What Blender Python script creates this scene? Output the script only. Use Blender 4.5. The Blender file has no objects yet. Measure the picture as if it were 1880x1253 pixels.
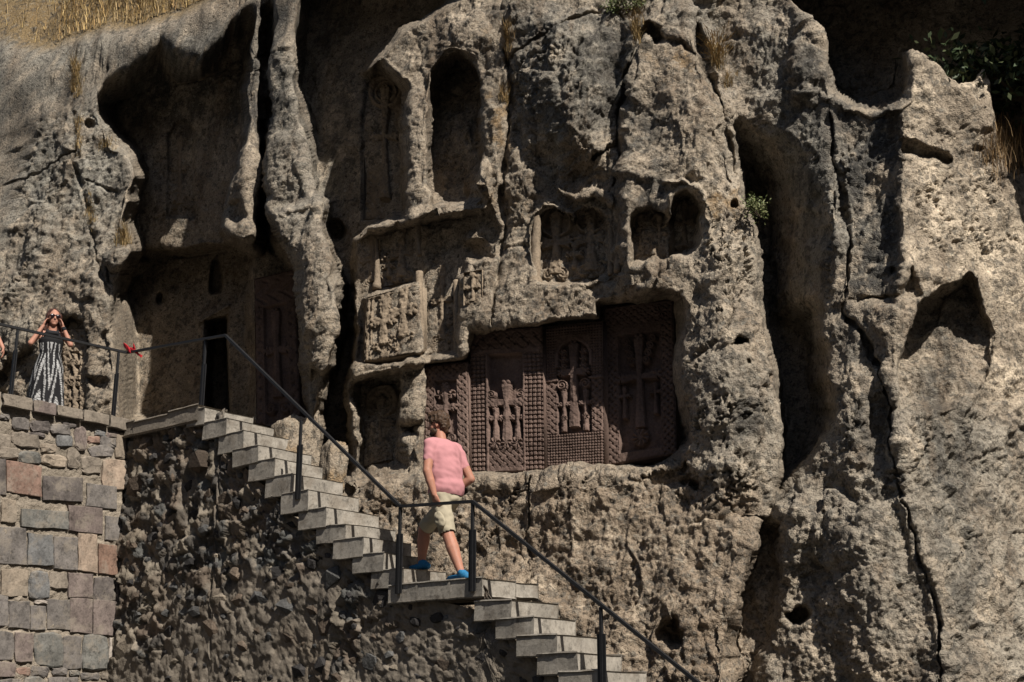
import bpy, bmesh, math, random
import numpy as np
from math import sin, cos, tan, radians, pi
from mathutils import Vector, Matrix, noise as mnoise

SC = bpy.context.scene
COL = SC.collection

# ------------------------------------------------------------------ camera, sky, sun, exposure
FPX = 2400.0                      # focal length in pixels of the 1880 px wide photograph
PITCH = radians(16.0)
CAMP = np.array([0.0, 0.0, 1.6])
cam_d = bpy.data.cameras.new('camera')
cam_d.sensor_width = 36.0
cam_d.lens = 36.0 * FPX / 1880.0
cam_d.clip_end = 500.0
cam_o = bpy.data.objects.new('camera', cam_d)
COL.objects.link(cam_o)
cam_o.location = CAMP
cam_o.rotation_euler = (pi / 2 + PITCH, 0, 0)
SC.camera = cam_o

STAIR_ANG = radians(50.0)
AX = np.array([-sin(STAIR_ANG), cos(STAIR_ANG), 0.0])     # up along the stairs
DX = np.array([cos(STAIR_ANG), sin(STAIR_ANG), 0.0])      # across the stairs, into the rock

SUN_EL = radians(46.0)
SUN_TURN = radians(17.0)
sh = -AX * cos(SUN_TURN) - DX * sin(SUN_TURN)              # horizontal direction towards the sun
SUNDIR = Vector((sh[0] * cos(SUN_EL), sh[1] * cos(SUN_EL), sin(SUN_EL)))
sun_d = bpy.data.lights.new('sun', 'SUN')
sun_d.energy = 5.0
sun_d.angle = radians(0.53)
sun_d.color = (1.0, 0.945, 0.86)
sun_o = bpy.data.objects.new('sun', sun_d)
COL.objects.link(sun_o)
sun_o.rotation_euler = SUNDIR.to_track_quat('Z', 'Y').to_euler()
sun_o.location = (20, -20, 30)

world = bpy.data.worlds.new('World')
SC.world = world
world.use_nodes = True
wn = world.node_tree.nodes
wl = world.node_tree.links
wn.clear()
sky = wn.new('ShaderNodeTexSky')
sky.sky_type = 'NISHITA'
sky.sun_disc = False
sky.sun_elevation = SUN_EL
sky.sun_rotation = math.atan2(SUNDIR.x, SUNDIR.y)
bg = wn.new('ShaderNodeBackground')
bg.inputs['Strength'].default_value = 0.05
wo = wn.new('ShaderNodeOutputWorld')
wl.new(sky.outputs[0], bg.inputs[0])
wl.new(bg.outputs[0], wo.inputs[0])

SC.view_settings.view_transform = 'Standard'
SC.view_settings.look = 'None'
SC.view_settings.gamma = 1.0
SC.view_settings.exposure = 0.55
SC.cycles.max_bounces = 6
SC.cycles.diffuse_bounces = 1

# ------------------------------------------------------------------ geometry helpers
FWD = np.array([0, cos(PITCH), sin(PITCH)])
UPV = np.array([0, -sin(PITCH), cos(PITCH)])
RGT = np.array([1.0, 0, 0])

def ray(px, py):
    return RGT * ((px - 940) / FPX) + UPV * ((626.5 - py) / FPX) + FWD

def at(px, py, depth):
    return CAMP + ray(px, py) * depth

def hit(px, py, P, n):
    r = ray(px, py)
    t = np.dot(np.asarray(P) - CAMP, n) / np.dot(r, n)
    return CAMP + r * t

def smooth(a, b, x):
    t = np.clip((x - a) / (b - a), 0, 1)
    return t * t * (3 - 2 * t)

_rng = np.random.RandomState(7)
_perm = _rng.permutation(256)
_perm = np.concatenate([_perm, _perm, _perm]).astype(np.int32)
_g = _rng.normal(size=(256, 3))
_g = (_g / np.linalg.norm(_g, axis=1)[:, None]).astype(np.float32)

def perlin(x, y, z):
    x = np.asarray(x, np.float32); y = np.asarray(y, np.float32); z = np.asarray(z, np.float32)
    xi = np.floor(x).astype(np.int32); yi = np.floor(y).astype(np.int32); zi = np.floor(z).astype(np.int32)
    xf = x - xi; yf = y - yi; zf = z - zi
    xi &= 255; yi &= 255; zi &= 255
    u = xf * xf * xf * (xf * (xf * 6 - 15) + 10)
    v = yf * yf * yf * (yf * (yf * 6 - 15) + 10)
    w = zf * zf * zf * (zf * (zf * 6 - 15) + 10)
    res = 0
    for dz in (0, 1):
        for dy in (0, 1):
            for dx in (0, 1):
                h = _perm[_perm[_perm[xi + dx] + yi + dy] + zi + dz]
                g = _g[h]
                d = g[..., 0] * (xf - dx) + g[..., 1] * (yf - dy) + g[..., 2] * (zf - dz)
                res = res + d * ((u if dx else 1 - u) * (v if dy else 1 - v) * (w if dz else 1 - w))
    return res * 1.6

def fbm(x, y, z, octv=4, gain=0.5, lac=2.03):
    a = 1.0; s = 0
    for i in range(octv):
        s = s + a * perlin(x + 17.3 * i, y + 5.1 * i, z + 9.7 * i)
        x = x * lac; y = y * lac; z = z * lac; a *= gain
    return s

def billow(x, y, z, octv=4, gain=0.5, lac=2.07):
    a = 1.0; s = 0
    for i in range(octv):
        s = s + a * (np.abs(perlin(x + 31.3 * i, y + 7.1 * i, z + 3.7 * i)) * 2 - 0.6)
        x = x * lac; y = y * lac; z = z * lac; a *= gain
    return s

def worley2(x, y, seed=0, offs=False):
    """distance to nearest feature point and that cell's random value"""
    xi = np.floor(x).astype(np.int32); yi = np.floor(y).astype(np.int32)
    best = np.full(x.shape, 9.0, np.float32); bid = np.zeros(x.shape, np.float32); sec = best.copy(); ox = bid.copy(); oy = bid.copy()
    for dy in (-1, 0, 1):
        for dx in (-1, 0, 1):
            cx = xi + dx; cy = yi + dy
            h = _perm[_perm[(cx + seed) & 255] + (cy & 255)]
            h2 = _perm[h + 57]
            h3 = _perm[h2 + 101]
            ddx = cx + h / 256.0 - x; ddy = cy + h2 / 256.0 - y
            d = np.sqrt(ddx * ddx + ddy * ddy)
            m = d < best
            sec = np.where(m, best, np.minimum(sec, d))
            best = np.where(m, d, best); bid = np.where(m, h3 / 256.0, bid)
            ox = np.where(m, ddx, ox); oy = np.where(m, ddy, oy)
    return (best, sec, bid, ox, oy) if offs else (best, sec, bid)

def sdpoly(pts, X, Y):
    """signed distance, negative inside"""
    p = np.asarray(pts, np.float64)
    d = np.full(X.shape, 1e18); ins = np.zeros(X.shape, bool)
    n = len(p)
    for i in range(n):
        a = p[i]; b = p[(i + 1) % n]
        e = b - a
        wx = X - a[0]; wy = Y - a[1]
        t = np.clip((wx * e[0] + wy * e[1]) / (e @ e + 1e-12), 0, 1)
        dx = wx - e[0] * t; dy = wy - e[1] * t
        d = np.minimum(d, dx * dx + dy * dy)
        c = ((a[1] <= Y) & (b[1] > Y)) | ((b[1] <= Y) & (a[1] > Y))
        xs = a[0] + (Y - a[1]) / (b[1] - a[1] if abs(b[1] - a[1]) > 1e-9 else 1e-9) * (b[0] - a[0])
        ins ^= c & (X < xs)
    d = np.sqrt(d)
    return np.where(ins, -d, d)

def sdline(pts, X, Y):
    """distance to a polyline and the parameter along it (0..n-1)"""
    p = np.asarray(pts, np.float64)
    d = np.full(X.shape, 1e18); prm = np.zeros(X.shape)
    for i in range(len(p) - 1):
        a = p[i]; e = p[i + 1] - a
        wx = X - a[0]; wy = Y - a[1]
        t = np.clip((wx * e[0] + wy * e[1]) / (e @ e + 1e-12), 0, 1)
        dx = wx - e[0] * t; dy = wy - e[1] * t
        q = dx * dx + dy * dy
        m = q < d
        d = np.where(m, q, d); prm = np.where(m, i + t, prm)
    return np.sqrt(d), prm

def newmesh(name, verts, faces, mat=None, smooth_shade=False, parent=None, colors=None):
    me = bpy.data.meshes.new(name)
    verts = np.asarray(verts, np.float32)
    if isinstance(faces, np.ndarray):
        nf, k = faces.shape
        me.vertices.add(len(verts)); me.vertices.foreach_set('co', verts.ravel())
        me.loops.add(nf * k); me.loops.foreach_set('vertex_index', faces.astype(np.int32).ravel())
        me.polygons.add(nf)
        me.polygons.foreach_set('loop_start', np.arange(0, nf * k, k, dtype=np.int32))
        me.polygons.foreach_set('loop_total', np.full(nf, k, np.int32))
        me.update(calc_edges=True)
        me.validate()
    else:
        me.from_pydata([tuple(map(float, v)) for v in verts], [], faces)
    if smooth_shade:
        me.polygons.foreach_set('use_smooth', np.ones(len(me.polygons), bool))
    if mat: me.materials.append(mat)
    if colors is not None and len(me.vertices) == len(colors):
        ca = me.color_attributes.new('tint', 'FLOAT_COLOR', 'POINT')
        c4 = np.ones((len(colors), 4), np.float32); c4[:, :3] = colors
        ca.data.foreach_set('color', c4.ravel())
    o = bpy.data.objects.new(name, me)
    COL.objects.link(o)
    if parent is not None: o.parent = parent
    return o

def tag(o, label, cat, group=None):
    o['label'] = label; o['category'] = cat
    if group: o['group'] = group
    return o

def structure(o, label=None):
    o['kind'] = 'structure'
    if label: o['label'] = label
    return o

def empty(name, loc):
    o = bpy.data.objects.new(name, None)
    o.empty_display_size = 0.2
    o.location = tuple(map(float, loc))
    COL.objects.link(o)
    return o

def child(o, parent):
    """parent with world placement kept (parents are only translated)"""
    o.parent = parent
    o.matrix_parent_inverse = Matrix.Translation(-Vector(parent.location))
    return o

def gridfaces(nr, nc, off=0, flip=False):
    r, c = np.meshgrid(np.arange(nr - 1), np.arange(nc - 1), indexing='ij')
    i = (r * nc + c).ravel() + off
    q = np.stack([i, i + 1, i + nc + 1, i + nc], 1)
    return q[:, ::-1] if flip else q

# ------------------------------------------------------------------ materials
def mat_new(name):
    m = bpy.data.materials.new(name); m.use_nodes = True
    nt = m.node_tree; nt.nodes.clear()
    out = nt.nodes.new('ShaderNodeOutputMaterial')
    bs = nt.nodes.new('ShaderNodeBsdfPrincipled')
    bs.inputs['Specular IOR Level'].default_value = 0.2
    nt.links.new(bs.outputs[0], out.inputs[0])
    return m, nt, bs

def N(nt, kind, **kw):
    n = nt.nodes.new(kind)
    for k, v in kw.items():
        if k in n.inputs: n.inputs[k].default_value = v
        else: setattr(n, k, v)
    return n

def noise_node(nt, vec, scale, detail=4, rough=0.55):
    n = N(nt, 'ShaderNodeTexNoise', Scale=scale, Detail=detail, Roughness=rough)
    nt.links.new(vec, n.inputs['Vector'])
    return n

def ramp(nt, fac, stops):
    r = nt.nodes.new('ShaderNodeValToRGB')
    el = r.color_ramp.elements
    while len(el) < len(stops): el.new(0.5)
    for e, (p, c) in zip(el, stops):
        e.position = p
        e.color = (c, c, c, 1) if isinstance(c, (int, float)) else (*c, 1)
    nt.links.new(fac, r.inputs[0])
    return r

def mix(nt, a, b, fac, mode='MIX'):
    m = nt.nodes.new('ShaderNodeMix'); m.data_type = 'RGBA'; m.blend_type = mode
    for s, v in ((m.inputs['A'], a), (m.inputs['B'], b), (m.inputs['Factor'], fac)):
        if hasattr(v, 'is_linked'): nt.links.new(v, s)
        elif isinstance(v, (int, float)) and s.type == 'RGBA': s.default_value = (v, v, v, 1)
        elif isinstance(v, (int, float)): s.default_value = v
        else: s.default_value = (*v, 1)
    return m.outputs['Result']

def bump(nt, bs, height, strength, dist, prev=None):
    b = N(nt, 'ShaderNodeBump', Strength=strength, Distance=dist)
    nt.links.new(height, b.inputs['Height'])
    if prev is not None: nt.links.new(prev.outputs[0], b.inputs['Normal'])
    nt.links.new(b.outputs[0], bs.inputs['Normal'])
    return b

def stone_mat(name, color=None, attr=None, bump1=(30, 0.6, 0.012), bump2=(140, 0.5, 0.004), speck=0.35, rough=0.93, vary=0.35, objvar=0.0, vscale=2.5, pits=0.0, lichen=0.0, smear=None):
    m, nt, bs = mat_new(name)
    tc = nt.nodes.new('ShaderNodeNewGeometry'); vec = tc.outputs['Position']
    bs.inputs['Roughness'].default_value = rough
    if attr:
        a = nt.nodes.new('ShaderNodeVertexColor'); a.layer_name = attr; base = a.outputs[0]
    else:
        rgb = nt.nodes.new('ShaderNodeRGB'); rgb.outputs[0].default_value = (*color, 1); base = rgb.outputs[0]
    c = base
    if not lichen:
        n1 = noise_node(nt, vec, vscale, 3, 0.6)
        r1 = ramp(nt, n1.outputs['Fac'], [(0.3, 1 - vary), (0.7, 1 + vary * 0.6)])
        c = mix(nt, base, r1.outputs[0], 1.0, 'MULTIPLY')
    n2 = noise_node(nt, vec, 38, 2, 0.7)
    r2 = ramp(nt, n2.outputs['Fac'], [(0.32, 1 - speck), (0.5, 1.0), (0.72, 1 + speck * 0.6)])
    c = mix(nt, c, r2.outputs[0], 1.0, 'MULTIPLY')
    if smear:
        ns_ = noise_node(nt, vec, 4.5, 5, 0.7)
        rs_ = ramp(nt, ns_.outputs['Fac'], [(0.50, 0.0), (0.62, smear[1])])
        c = mix(nt, c, smear[0], rs_.outputs[0])
        nk_ = noise_node(nt, vec, 11, 4, 0.75)
        rk_ = ramp(nt, nk_.outputs['Fac'], [(0.34, 0.55), (0.46, 1.0)])
        c = mix(nt, c, rk_.outputs[0], 1.0, 'MULTIPLY')
    if lichen:
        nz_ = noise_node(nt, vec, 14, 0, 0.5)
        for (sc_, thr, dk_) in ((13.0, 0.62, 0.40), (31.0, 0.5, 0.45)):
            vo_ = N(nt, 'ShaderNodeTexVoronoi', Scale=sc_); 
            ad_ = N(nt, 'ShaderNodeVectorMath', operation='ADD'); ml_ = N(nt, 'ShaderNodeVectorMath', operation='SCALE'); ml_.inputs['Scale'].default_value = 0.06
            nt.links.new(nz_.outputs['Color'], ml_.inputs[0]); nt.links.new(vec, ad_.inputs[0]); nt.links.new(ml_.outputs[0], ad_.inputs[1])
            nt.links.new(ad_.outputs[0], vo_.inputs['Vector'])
            pit_shade_ = ramp(nt, vo_.outputs['Distance'], [(0.16, dk_), (0.34, 1.0)])  # cavity shade painted into the colour of small pits, apart from the lichen
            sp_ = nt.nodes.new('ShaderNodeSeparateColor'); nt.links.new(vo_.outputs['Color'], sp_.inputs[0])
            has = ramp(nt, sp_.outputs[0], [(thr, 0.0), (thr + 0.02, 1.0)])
            c = mix(nt, c, mix(nt, c, pit_shade_.outputs[0], 1.0, 'MULTIPLY'), has.outputs[0])
        nl = noise_node(nt, vec, 9, 3, 0.72)
        rl_ = ramp(nt, nl.outputs['Fac'], [(0.54, 0.0), (0.60, lichen)])
        c = mix(nt, c, (0.050, 0.047, 0.042), rl_.outputs[0])
        nl2 = noise_node(nt, vec, 15, 2, 0.75)
        rl2 = ramp(nt, nl2.outputs['Fac'], [(0.58, 0.0), (0.64, lichen * 0.55)])
        c = mix(nt, c, (0.30, 0.275, 0.225), rl2.outputs[0])
    if objvar:
        oi = nt.nodes.new('ShaderNodeObjectInfo')
        r3 = ramp(nt, oi.outputs['Random'], [(0.0, 1 - objvar), (1.0, 1 + objvar)])
        c = mix(nt, c, r3.outputs[0], 1.0, 'MULTIPLY')
    nt.links.new(c, bs.inputs['Base Color'])
    nb = noise_node(nt, vec, bump1[0], 3, 0.7)
    b = bump(nt, bs, nb.outputs['Fac'], bump1[1], bump1[2])
    nb2 = noise_node(nt, vec, bump2[0], 1, 0.7)
    b = bump(nt, bs, nb2.outputs['Fac'], bump2[1], bump2[2], b)
    if pits:
        v = N(nt, 'ShaderNodeTexVoronoi', Scale=22.0); nt.links.new(vec, v.inputs['Vector'])
        rp = ramp(nt, v.outputs['Distance'], [(0.05, 0.0), (0.35, 1.0)])
        bump(nt, bs, rp.outputs[0], pits, 0.02, b)
    return m

def plain_mat(name, color, rough=0.8, spec=0.2, metal=0.0, vary=0.15, scale=20, bmp=0.0):
    m, nt, bs = mat_new(name)
    tc = nt.nodes.new('ShaderNodeNewGeometry')
    n1 = noise_node(nt, tc.outputs['Position'], scale, 4, 0.6)
    r1 = ramp(nt, n1.outputs['Fac'], [(0.3, 1 - vary), (0.7, 1 + vary)])
    c = mix(nt, color, r1.outputs[0], 1.0, 'MULTIPLY')
    nt.links.new(c, bs.inputs['Base Color'])
    bs.inputs['Roughness'].default_value = rough
    bs.inputs['Specular IOR Level'].default_value = spec
    bs.inputs['Metallic'].default_value = metal
    if bmp: bump(nt, bs, n1.outputs['Fac'], bmp, 0.01)
    return m

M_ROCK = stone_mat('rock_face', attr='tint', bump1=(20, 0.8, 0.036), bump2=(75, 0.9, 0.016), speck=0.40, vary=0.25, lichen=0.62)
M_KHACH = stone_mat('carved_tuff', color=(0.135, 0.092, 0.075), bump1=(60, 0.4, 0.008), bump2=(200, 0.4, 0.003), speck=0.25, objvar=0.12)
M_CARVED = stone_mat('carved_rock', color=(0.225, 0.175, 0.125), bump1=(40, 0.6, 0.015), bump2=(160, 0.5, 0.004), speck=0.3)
# ------------------------------------------------------------------ the cliff: an oblique height field on a leaning plane
CO = np.array([-0.5, 14.1, 3.1])
CANG = radians(28.0); LEAN = radians(8.0)
CU = np.array([cos(CANG), -sin(CANG), 0.0])
CV = np.array([sin(CANG) * sin(LEAN), cos(CANG) * sin(LEAN), cos(LEAN)])
CN = np.cross(CU, CV)
FAN = CAMP - 1.7 * FWD                                      # the relief directions lean in a gentle fan, as the rock bellies out

def fan(Q):
    d = FAN - Q
    return d / np.linalg.norm(d, axis=-1)[..., None]

def proj(P):
    r_ = P - CAMP
    zc = r_ @ FWD
    return 940 + FPX * r_[..., 0] / zc, 626.5 - FPX * (r_ @ UPV) / zc, zc

def on_cliff(px, py, w=0.0):
    """point of the rock seen at (px, py) when its relief is w"""
    qx, qy = px, py
    for _ in range(5):
        Q_ = hit(qx, qy, CO, CN)
        P_ = Q_ + w * fan(Q_)
        ax_, ay_, _z = proj(P_)
        qx += px - ax_; qy += py - ay_
    return P_

def _uv(px, py):
    q = hit(px, py, CO, CN) - CO
    return q @ CU, (q @ CV)

def axis_px(lo, a, b, hi, step, coarse):
    return np.concatenate([np.arange(lo, a, coarse), np.arange(a, b, step), np.arange(b, hi + 1, coarse)])

pxs = axis_px(-820, -30, 1910, 2900, 2.25, 14)
pys = axis_px(-700, -30, 1270, 1600, 2.25, 14)[::-1]
us = np.array([_uv(x, 640)[0] for x in pxs]); vs = np.array([_uv(940, y)[1] for y in pys])
NC, NR = len(us), len(vs)
UU, VV = np.meshgrid(us, vs)
Q = CO + UU[..., None] * CU + VV[..., None] * CV
Q = Q.reshape(-1, 3)
CD = fan(Q)
PX0, PY0, _z = proj(Q)

class Field: pass
FD = Field()

def _sel(pts, m, raw=False):
    p = np.asarray(pts)
    X, Y = (FD.Xr, FD.Yr) if raw else (FD.X, FD.Y)
    i = np.nonzero((X > p[:, 0].min() - m) & (X < p[:, 0].max() + m) & (Y > p[:, 1].min() - m) & (Y < p[:, 1].max() + m))[0]
    return i, X[i], Y[i]

def setp(pts, lvl, soft=8, k=1.0, raw=False, grad=(0, 0)):
    i, x, y = _sel(pts, soft * 1.1, raw)
    m = (1 - smooth(-soft, soft, sdpoly(pts, x, y))) * k
    c = np.asarray(pts).mean(0)
    L = lvl + grad[0] * (x - c[0]) / 100 + grad[1] * (y - c[1]) / 100
    FD.W[i] += (L - FD.W[i]) * m

def addp(pts, h, soft=8, raw=False):
    i, x, y = _sel(pts, soft * 1.1, raw)
    FD.W[i] += h * (1 - smooth(-soft, soft, sdpoly(pts, x, y)))

def blob(cx, cy, rx, ry, h, rot=0.0, hard=0.0, raw=False):
    r = max(rx, ry) * 1.05
    i, x, y = _sel([(cx - r, cy - r), (cx + r, cy + r)], 1, raw)
    c, s = cos(rot), sin(rot)
    a = ((x - cx) * c + (y - cy) * s) / rx; b = (-(x - cx) * s + (y - cy) * c) / ry
    q = a * a + b * b
    prof = np.clip(1 - q, 0, 1) ** 2 if not hard else 1 - smooth(1 - hard, 1, np.sqrt(q))
    FD.W[i] += h * prof

def line(pts, wid, h, raw=False, sharp=1.0):
    wm = max(wid) if hasattr(wid, '__len__') else wid
    i, x, y = _sel(pts, wm * 1.1, raw)
    d, t = sdline(pts, x, y)
    w = np.interp(t, np.linspace(0, len(pts) - 1, len(wid)), wid) if hasattr(wid, '__len__') else wid
    if h < 0:
        q_ = perlin(x / 23.0, y / 23.0, x * 0 + 7.7)
        w = w * (0.72 + 0.5 * q_); h = h * (0.75 + 0.55 * perlin(x / 41.0, y / 41.0, x * 0 + 2.2))
    FD.W[i] += h * np.clip(1 - (d / np.maximum(w, 0.8)) ** 2, 0, 1) ** sharp

RIM = [(-900, 40), (-300, 70), (0, 84), (45, 98), (90, 106), (125, 92), (180, 72), (250, 60), (300, 52), (345, 38), (420, 4), (470, -40), (540, -120), (700, -300), (900, -500)]

exec_features = []
def sculpt():
    W = FD.W
    # broad forms -----------------------------------------------------------------
    W += 0.10 * perlin(FD.Xr / 300, FD.Yr / 300, 0 * W + 3.3)
    # foot of the rock comes forward behind the stairs
    W += 0.45 * smooth(820, 1250, FD.Yr) * smooth(560, 1050, FD.Xr)
    W += 0.35 * smooth(620, 800, FD.Yr) * np.exp(-((FD.Xr - 560) / 70.0) ** 2) * 0.3
    # right flank turns to the sun
    W += np.interp(FD.Xr, [1380, 1500, 1640, 1760, 1880, 2150, 2900], [0.0, 0.0, 0.32, -0.45, -1.4, -3.2, -5.5])
    # left rock mass
    blob(90, 260, 150, 190, 0.22); blob(120, 480, 150, 160, 0.16); blob(60, 640, 120, 110, 0.1)
    # B: the big shaded recess left of the crevice; its lower storey is cut back further
    setp([(452, 40), (400, 105), (372, 135), (345, 132), (296, 100), (255, 135), (190, 180), (192, 205), (210, 250), (246, 285), (258, 325), (250, 370), (236, 410), (250, 452), (262, 470), (480, 480), (440, 440), (408, 420), (428, 330), (446, 260), (452, 170), (460, 60)], -2.05, 7, grad=(0.05, -0.28))
    setp([(246, 466), (262, 458), (340, 462), (430, 452), (482, 470), (482, 800), (232, 800), (232, 650), (228, 590), (216, 550), (226, 505)], -3.6, 7, raw=True)
    # ledge stone left of the recess
    blob(228, 475, 45, 28, 0.35, 0.1, 0.5)
    blob(215, 205, 30, 60, 0.15)
    # crevice
    setp([(478, 40), (488, 120), (480, 250), (478, 420), (470, 480), (500, 480), (494, 380), (492, 260), (497, 100), (492, 30)], -2.6, 6)
    line([(470, 90), (482, 60), (492, 30), (482, -40)], 10, -0.8)
    # C: thin pillar
    setp([(449, 170), (458, 158), (468, 172), (470, 260), (474, 330), (472, 400), (466, 445), (450, 452), (420, 440), (409, 415), (424, 400), (427, 340), (432, 300), (446, 262)], 0.08, 8)
    blob(452, 300, 20, 140, 0.18); blob(445, 425, 34, 26, 0.2, 0, 0.5)
    addp([(424, 372), (446, 368), (452, 400), (440, 414), (424, 405)], -0.25, 7)
    setp([(445, -40), (482, -60), (480, 20), (468, 48), (446, 40), (440, 10)], 0.05, 8)
    # D: pillar right of the crevice, widening to the hanging block
    setp([(494, -150), (560, -150), (548, 0), (540, 110), (556, 200), (570, 260), (577, 320), (578, 356), (602, 362), (604, 378), (588, 396), (596, 430), (618, 480), (630, 540), (626, 610), (616, 676), (588, 688), (566, 672), (552, 640), (545, 560), (543, 500), (535, 470), (492, 400), (488, 250), (496, 100)], 0.36, 8)
    setp([(494, 396), (530, 374), (598, 360), (606, 378), (592, 398), (602, 440), (624, 488), (632, 600), (618, 680), (588, 690), (562, 664), (549, 560), (541, 492), (504, 424)], 0.78, 6)
    blob(530, 300, 45, 90, 0.1); blob(582, 540, 60, 170, 0.22)
    # lower part of D: stem down to the stairs
    setp([(552, 690), (575, 690), (590, 760), (600, 830), (640, 900), (560, 900), (556, 800)], -0.35, 10)
    # recess with the tall red slab
    setp([(462, 500), (470, 470), (500, 430), (530, 480), (543, 500), (548, 640), (560, 780), (462, 790)], -2.5, 5)
    # E: shaded bay with the tall arched carving
    setp([(566, -150), (800, -200), (860, -30), (800, 20), (735, 58), (690, 105), (676, 130), (742, 150), (746, 400), (690, 410), (655, 440), (640, 700), (650, 870), (600, 880), (590, 760), (628, 600), (626, 520), (596, 420), (605, 376), (579, 352), (572, 250), (552, 190), (546, 60)], -1.9, 8)
    blob(610, 425, 16, 26, -0.35, 0, 0.6)
    setp([(664, 400), (664, 220), (672, 160), (695, 118), (720, 104), (745, 110), (748, 400)], -2.0, 5, raw=True)
    # F: arch with a column left and right and a dark niche between
    setp([(690, 112), (740, 62), (800, 28), (850, 12), (882, 18), (910, 62), (928, 110), (938, 180), (935, 330), (926, 470), (914, 576), (850, 590), (846, 480), (880, 470), (884, 372), (800, 390), (745, 404), (744, 240), (740, 170), (700, 128)], -0.02, 10)
    blob(840, 70, 90, 60, 0.2); blob(908, 280, 30, 200, 0.14)
    setp([(790, 386), (792, 250), (796, 160), (812, 118), (838, 104), (862, 112), (880, 150), (886, 230), (880, 300), (872, 345), (884, 366)], -1.0, 6)
    blob(876, 335, 30, 60, 0.7); blob(800, 372, 26, 30, 0.4)
    line([(766, 180), (768, 300), (764, 400)], [26, 20, 24], 0.10)
    # ledge under it
    line([(676, 418), (720, 402), (760, 398), (810, 384), (892, 360)], [7, 12, 13, 12, 14], 0.20)
    # G: panels below the ledge
    setp([(655, 445), (690, 424), (765, 404), (840, 392), (884, 384), (906, 430), (900, 468), (852, 474), (846, 580), (845, 650), (780, 664), (650, 664)], -0.42, 5)
    setp([(872, 385), (905, 380), (922, 470), (900, 476), (880, 450), (850, 440)], -0.1, 12, k=0.8)
    setp([(668, 548), (690, 532), (772, 516), (778, 640), (770, 650), (745, 652), (700, 664), (668, 666)], -0.04, 4, raw=True)
    setp([(846, 510), (880, 474), (918, 470), (914, 572), (880, 588), (848, 584)], 0.06, 9)
    blob(752, 668, 40, 26, 0.34, 0, 0.6); blob(775, 648, 16, 14, 0.2)
    # lower panel and the broken rib left of the big niche
    setp([(652, 700), (742, 684), (742, 860), (660, 880)], -0.75, 6)
    setp([(738, 676), (776, 664), (774, 790), (770, 800), (774, 860), (770, 880), (735, 880), (745, 800), (738, 770)], -0.12, 8)
    setp([(745, 772), (768, 768), (772, 800), (748, 804)], -0.5, 7)
    # M: shelf below the big niche
    setp([(690, 880), (760, 872), (860, 868), (1000, 864), (1100, 855), (1190, 850), (1240, 832), (1300, 812), (1420, 820), (1430, 880), (1405, 950), (1372, 1010), (1350, 1110), (1340, 1300), (1340, 1620), (560, 1620), (600, 960)], 0.28, 9, k=0.75, grad=(0, 0.10))
    line([(690, 900), (760, 888), (860, 886), (1000, 882), (1100, 874), (1190, 866)], 20, 0.06)
    # H: bulge
    blob(1045, 150, 120, 200, 0.55); blob(1000, 60, 90, 80, 0.12); blob(1080, 250, 70, 70, 0.25)
    blob(960, 330, 40, 120, 0.12)
    setp([(965, 390), (985, 345), (1030, 330), (1060, 300), (1110, 290), (1130, 320), (1134, 500), (1060, 530), (968, 535)], 0.02, 14, k=0.8)
    # overhang scoops at the bottom of the bulge
    blob(1090, 235, 50, 45, -0.22); blob(1000, 300, 55, 60, -0.18); blob(1075, 330, 60, 34, -0.16); blob(955, 250, 22, 60, -0.15)
    # I: the great pillar with the right edge rolling into the groove
    setp([(1150, 40), (1262, 10), (1290, 90), (1318, 190), (1352, 300), (1378, 420), (1392, 560), (1412, 680), (1432, 790), (1428, 870), (1404, 950), (1330, 960), (1290, 900), (1250, 830), (1262, 760), (1250, 560), (1240, 540), (1140, 540), (1140, 330), (1146, 190)], 0.22, 14, k=0.9, grad=(-0.14, 0))
    blob(1265, 230, 90, 220, 0.26); blob(1335, 700, 95, 220, 0.34); blob(1330, 470, 60, 180, 0.15); blob(1350, 870, 80, 80, 0.18)
    setp([(1180, 40), (1215, 60), (1220, 75), (1200, 82), (1182, 62)], -0.12, 6)
    # joints round H and I
    line([(1176, 60), (1160, 110), (1146, 150), (1140, 200), (1138, 260), (1134, 300), (1134, 345)], [10, 8, 6, 7, 6], -0.32)
    line([(920, -40), (932, 70), (938, 140), (938, 190), (930, 260), (926, 330), (920, 420), (914, 500), (906, 592)], [9, 8, 5, 5, 4], -0.25)
    line([(940, 110), (985, 70), (1040, 40), (1085, 20), (1135, 30), (1160, 60)], [4, 5, 6], -0.14)
    line([(1090, 290), (1120, 275), (1136, 268)], 7, -0.2)
    line([(1190, 82), (1215, 72), (1250, 80), (1282, 96)], 4, -0.14)
    # J: the deep groove
    line([(1262, -30), (1284, 60), (1310, 150), (1340, 250), (1358, 310)], [6, 9, 8, 12], -0.4)
    # rough shoulder at the top of the groove
    setp([(1300, 40), (1340, -60), (1440, -60), (1450, 20), (1470, 60), (1490, 120), (1500, 180), (1440, 230), (1400, 200), (1376, 220), (1346, 190), (1320, 90)], -0.10, 20)
    # K: column right of the groove
    setp([(1350, 230), (1440, 150), (1470, 60), (1500, 95), (1512, 170), (1540, 330), (1556, 420), (1553, 520), (1545, 572), (1512, 590), (1520, 700), (1530, 790), (1470, 900), (1410, 960), (1420, 880), (1432, 795), (1412, 660), (1392, 560), (1378, 430), (1356, 312)], -0.06, 12)
    # the column rounds away into the groove, facing away from the sun
    yl = [190, 250, 310, 430, 560, 660, 795, 880, 955, 990]; xl = np.interp(FD.Y, yl, [1336, 1350, 1362, 1384, 1397, 1415, 1438, 1428, 1406, 1396])
    xr = np.interp(FD.Y, [190, 300, 420, 540, 590, 680, 770, 860, 930, 990], [1440, 1500, 1534, 1532, 1512, 1518, 1530, 1484, 1436, 1410])
    t_ = np.clip((FD.X - xl) / (xr - xl), 0, 1)
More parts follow.
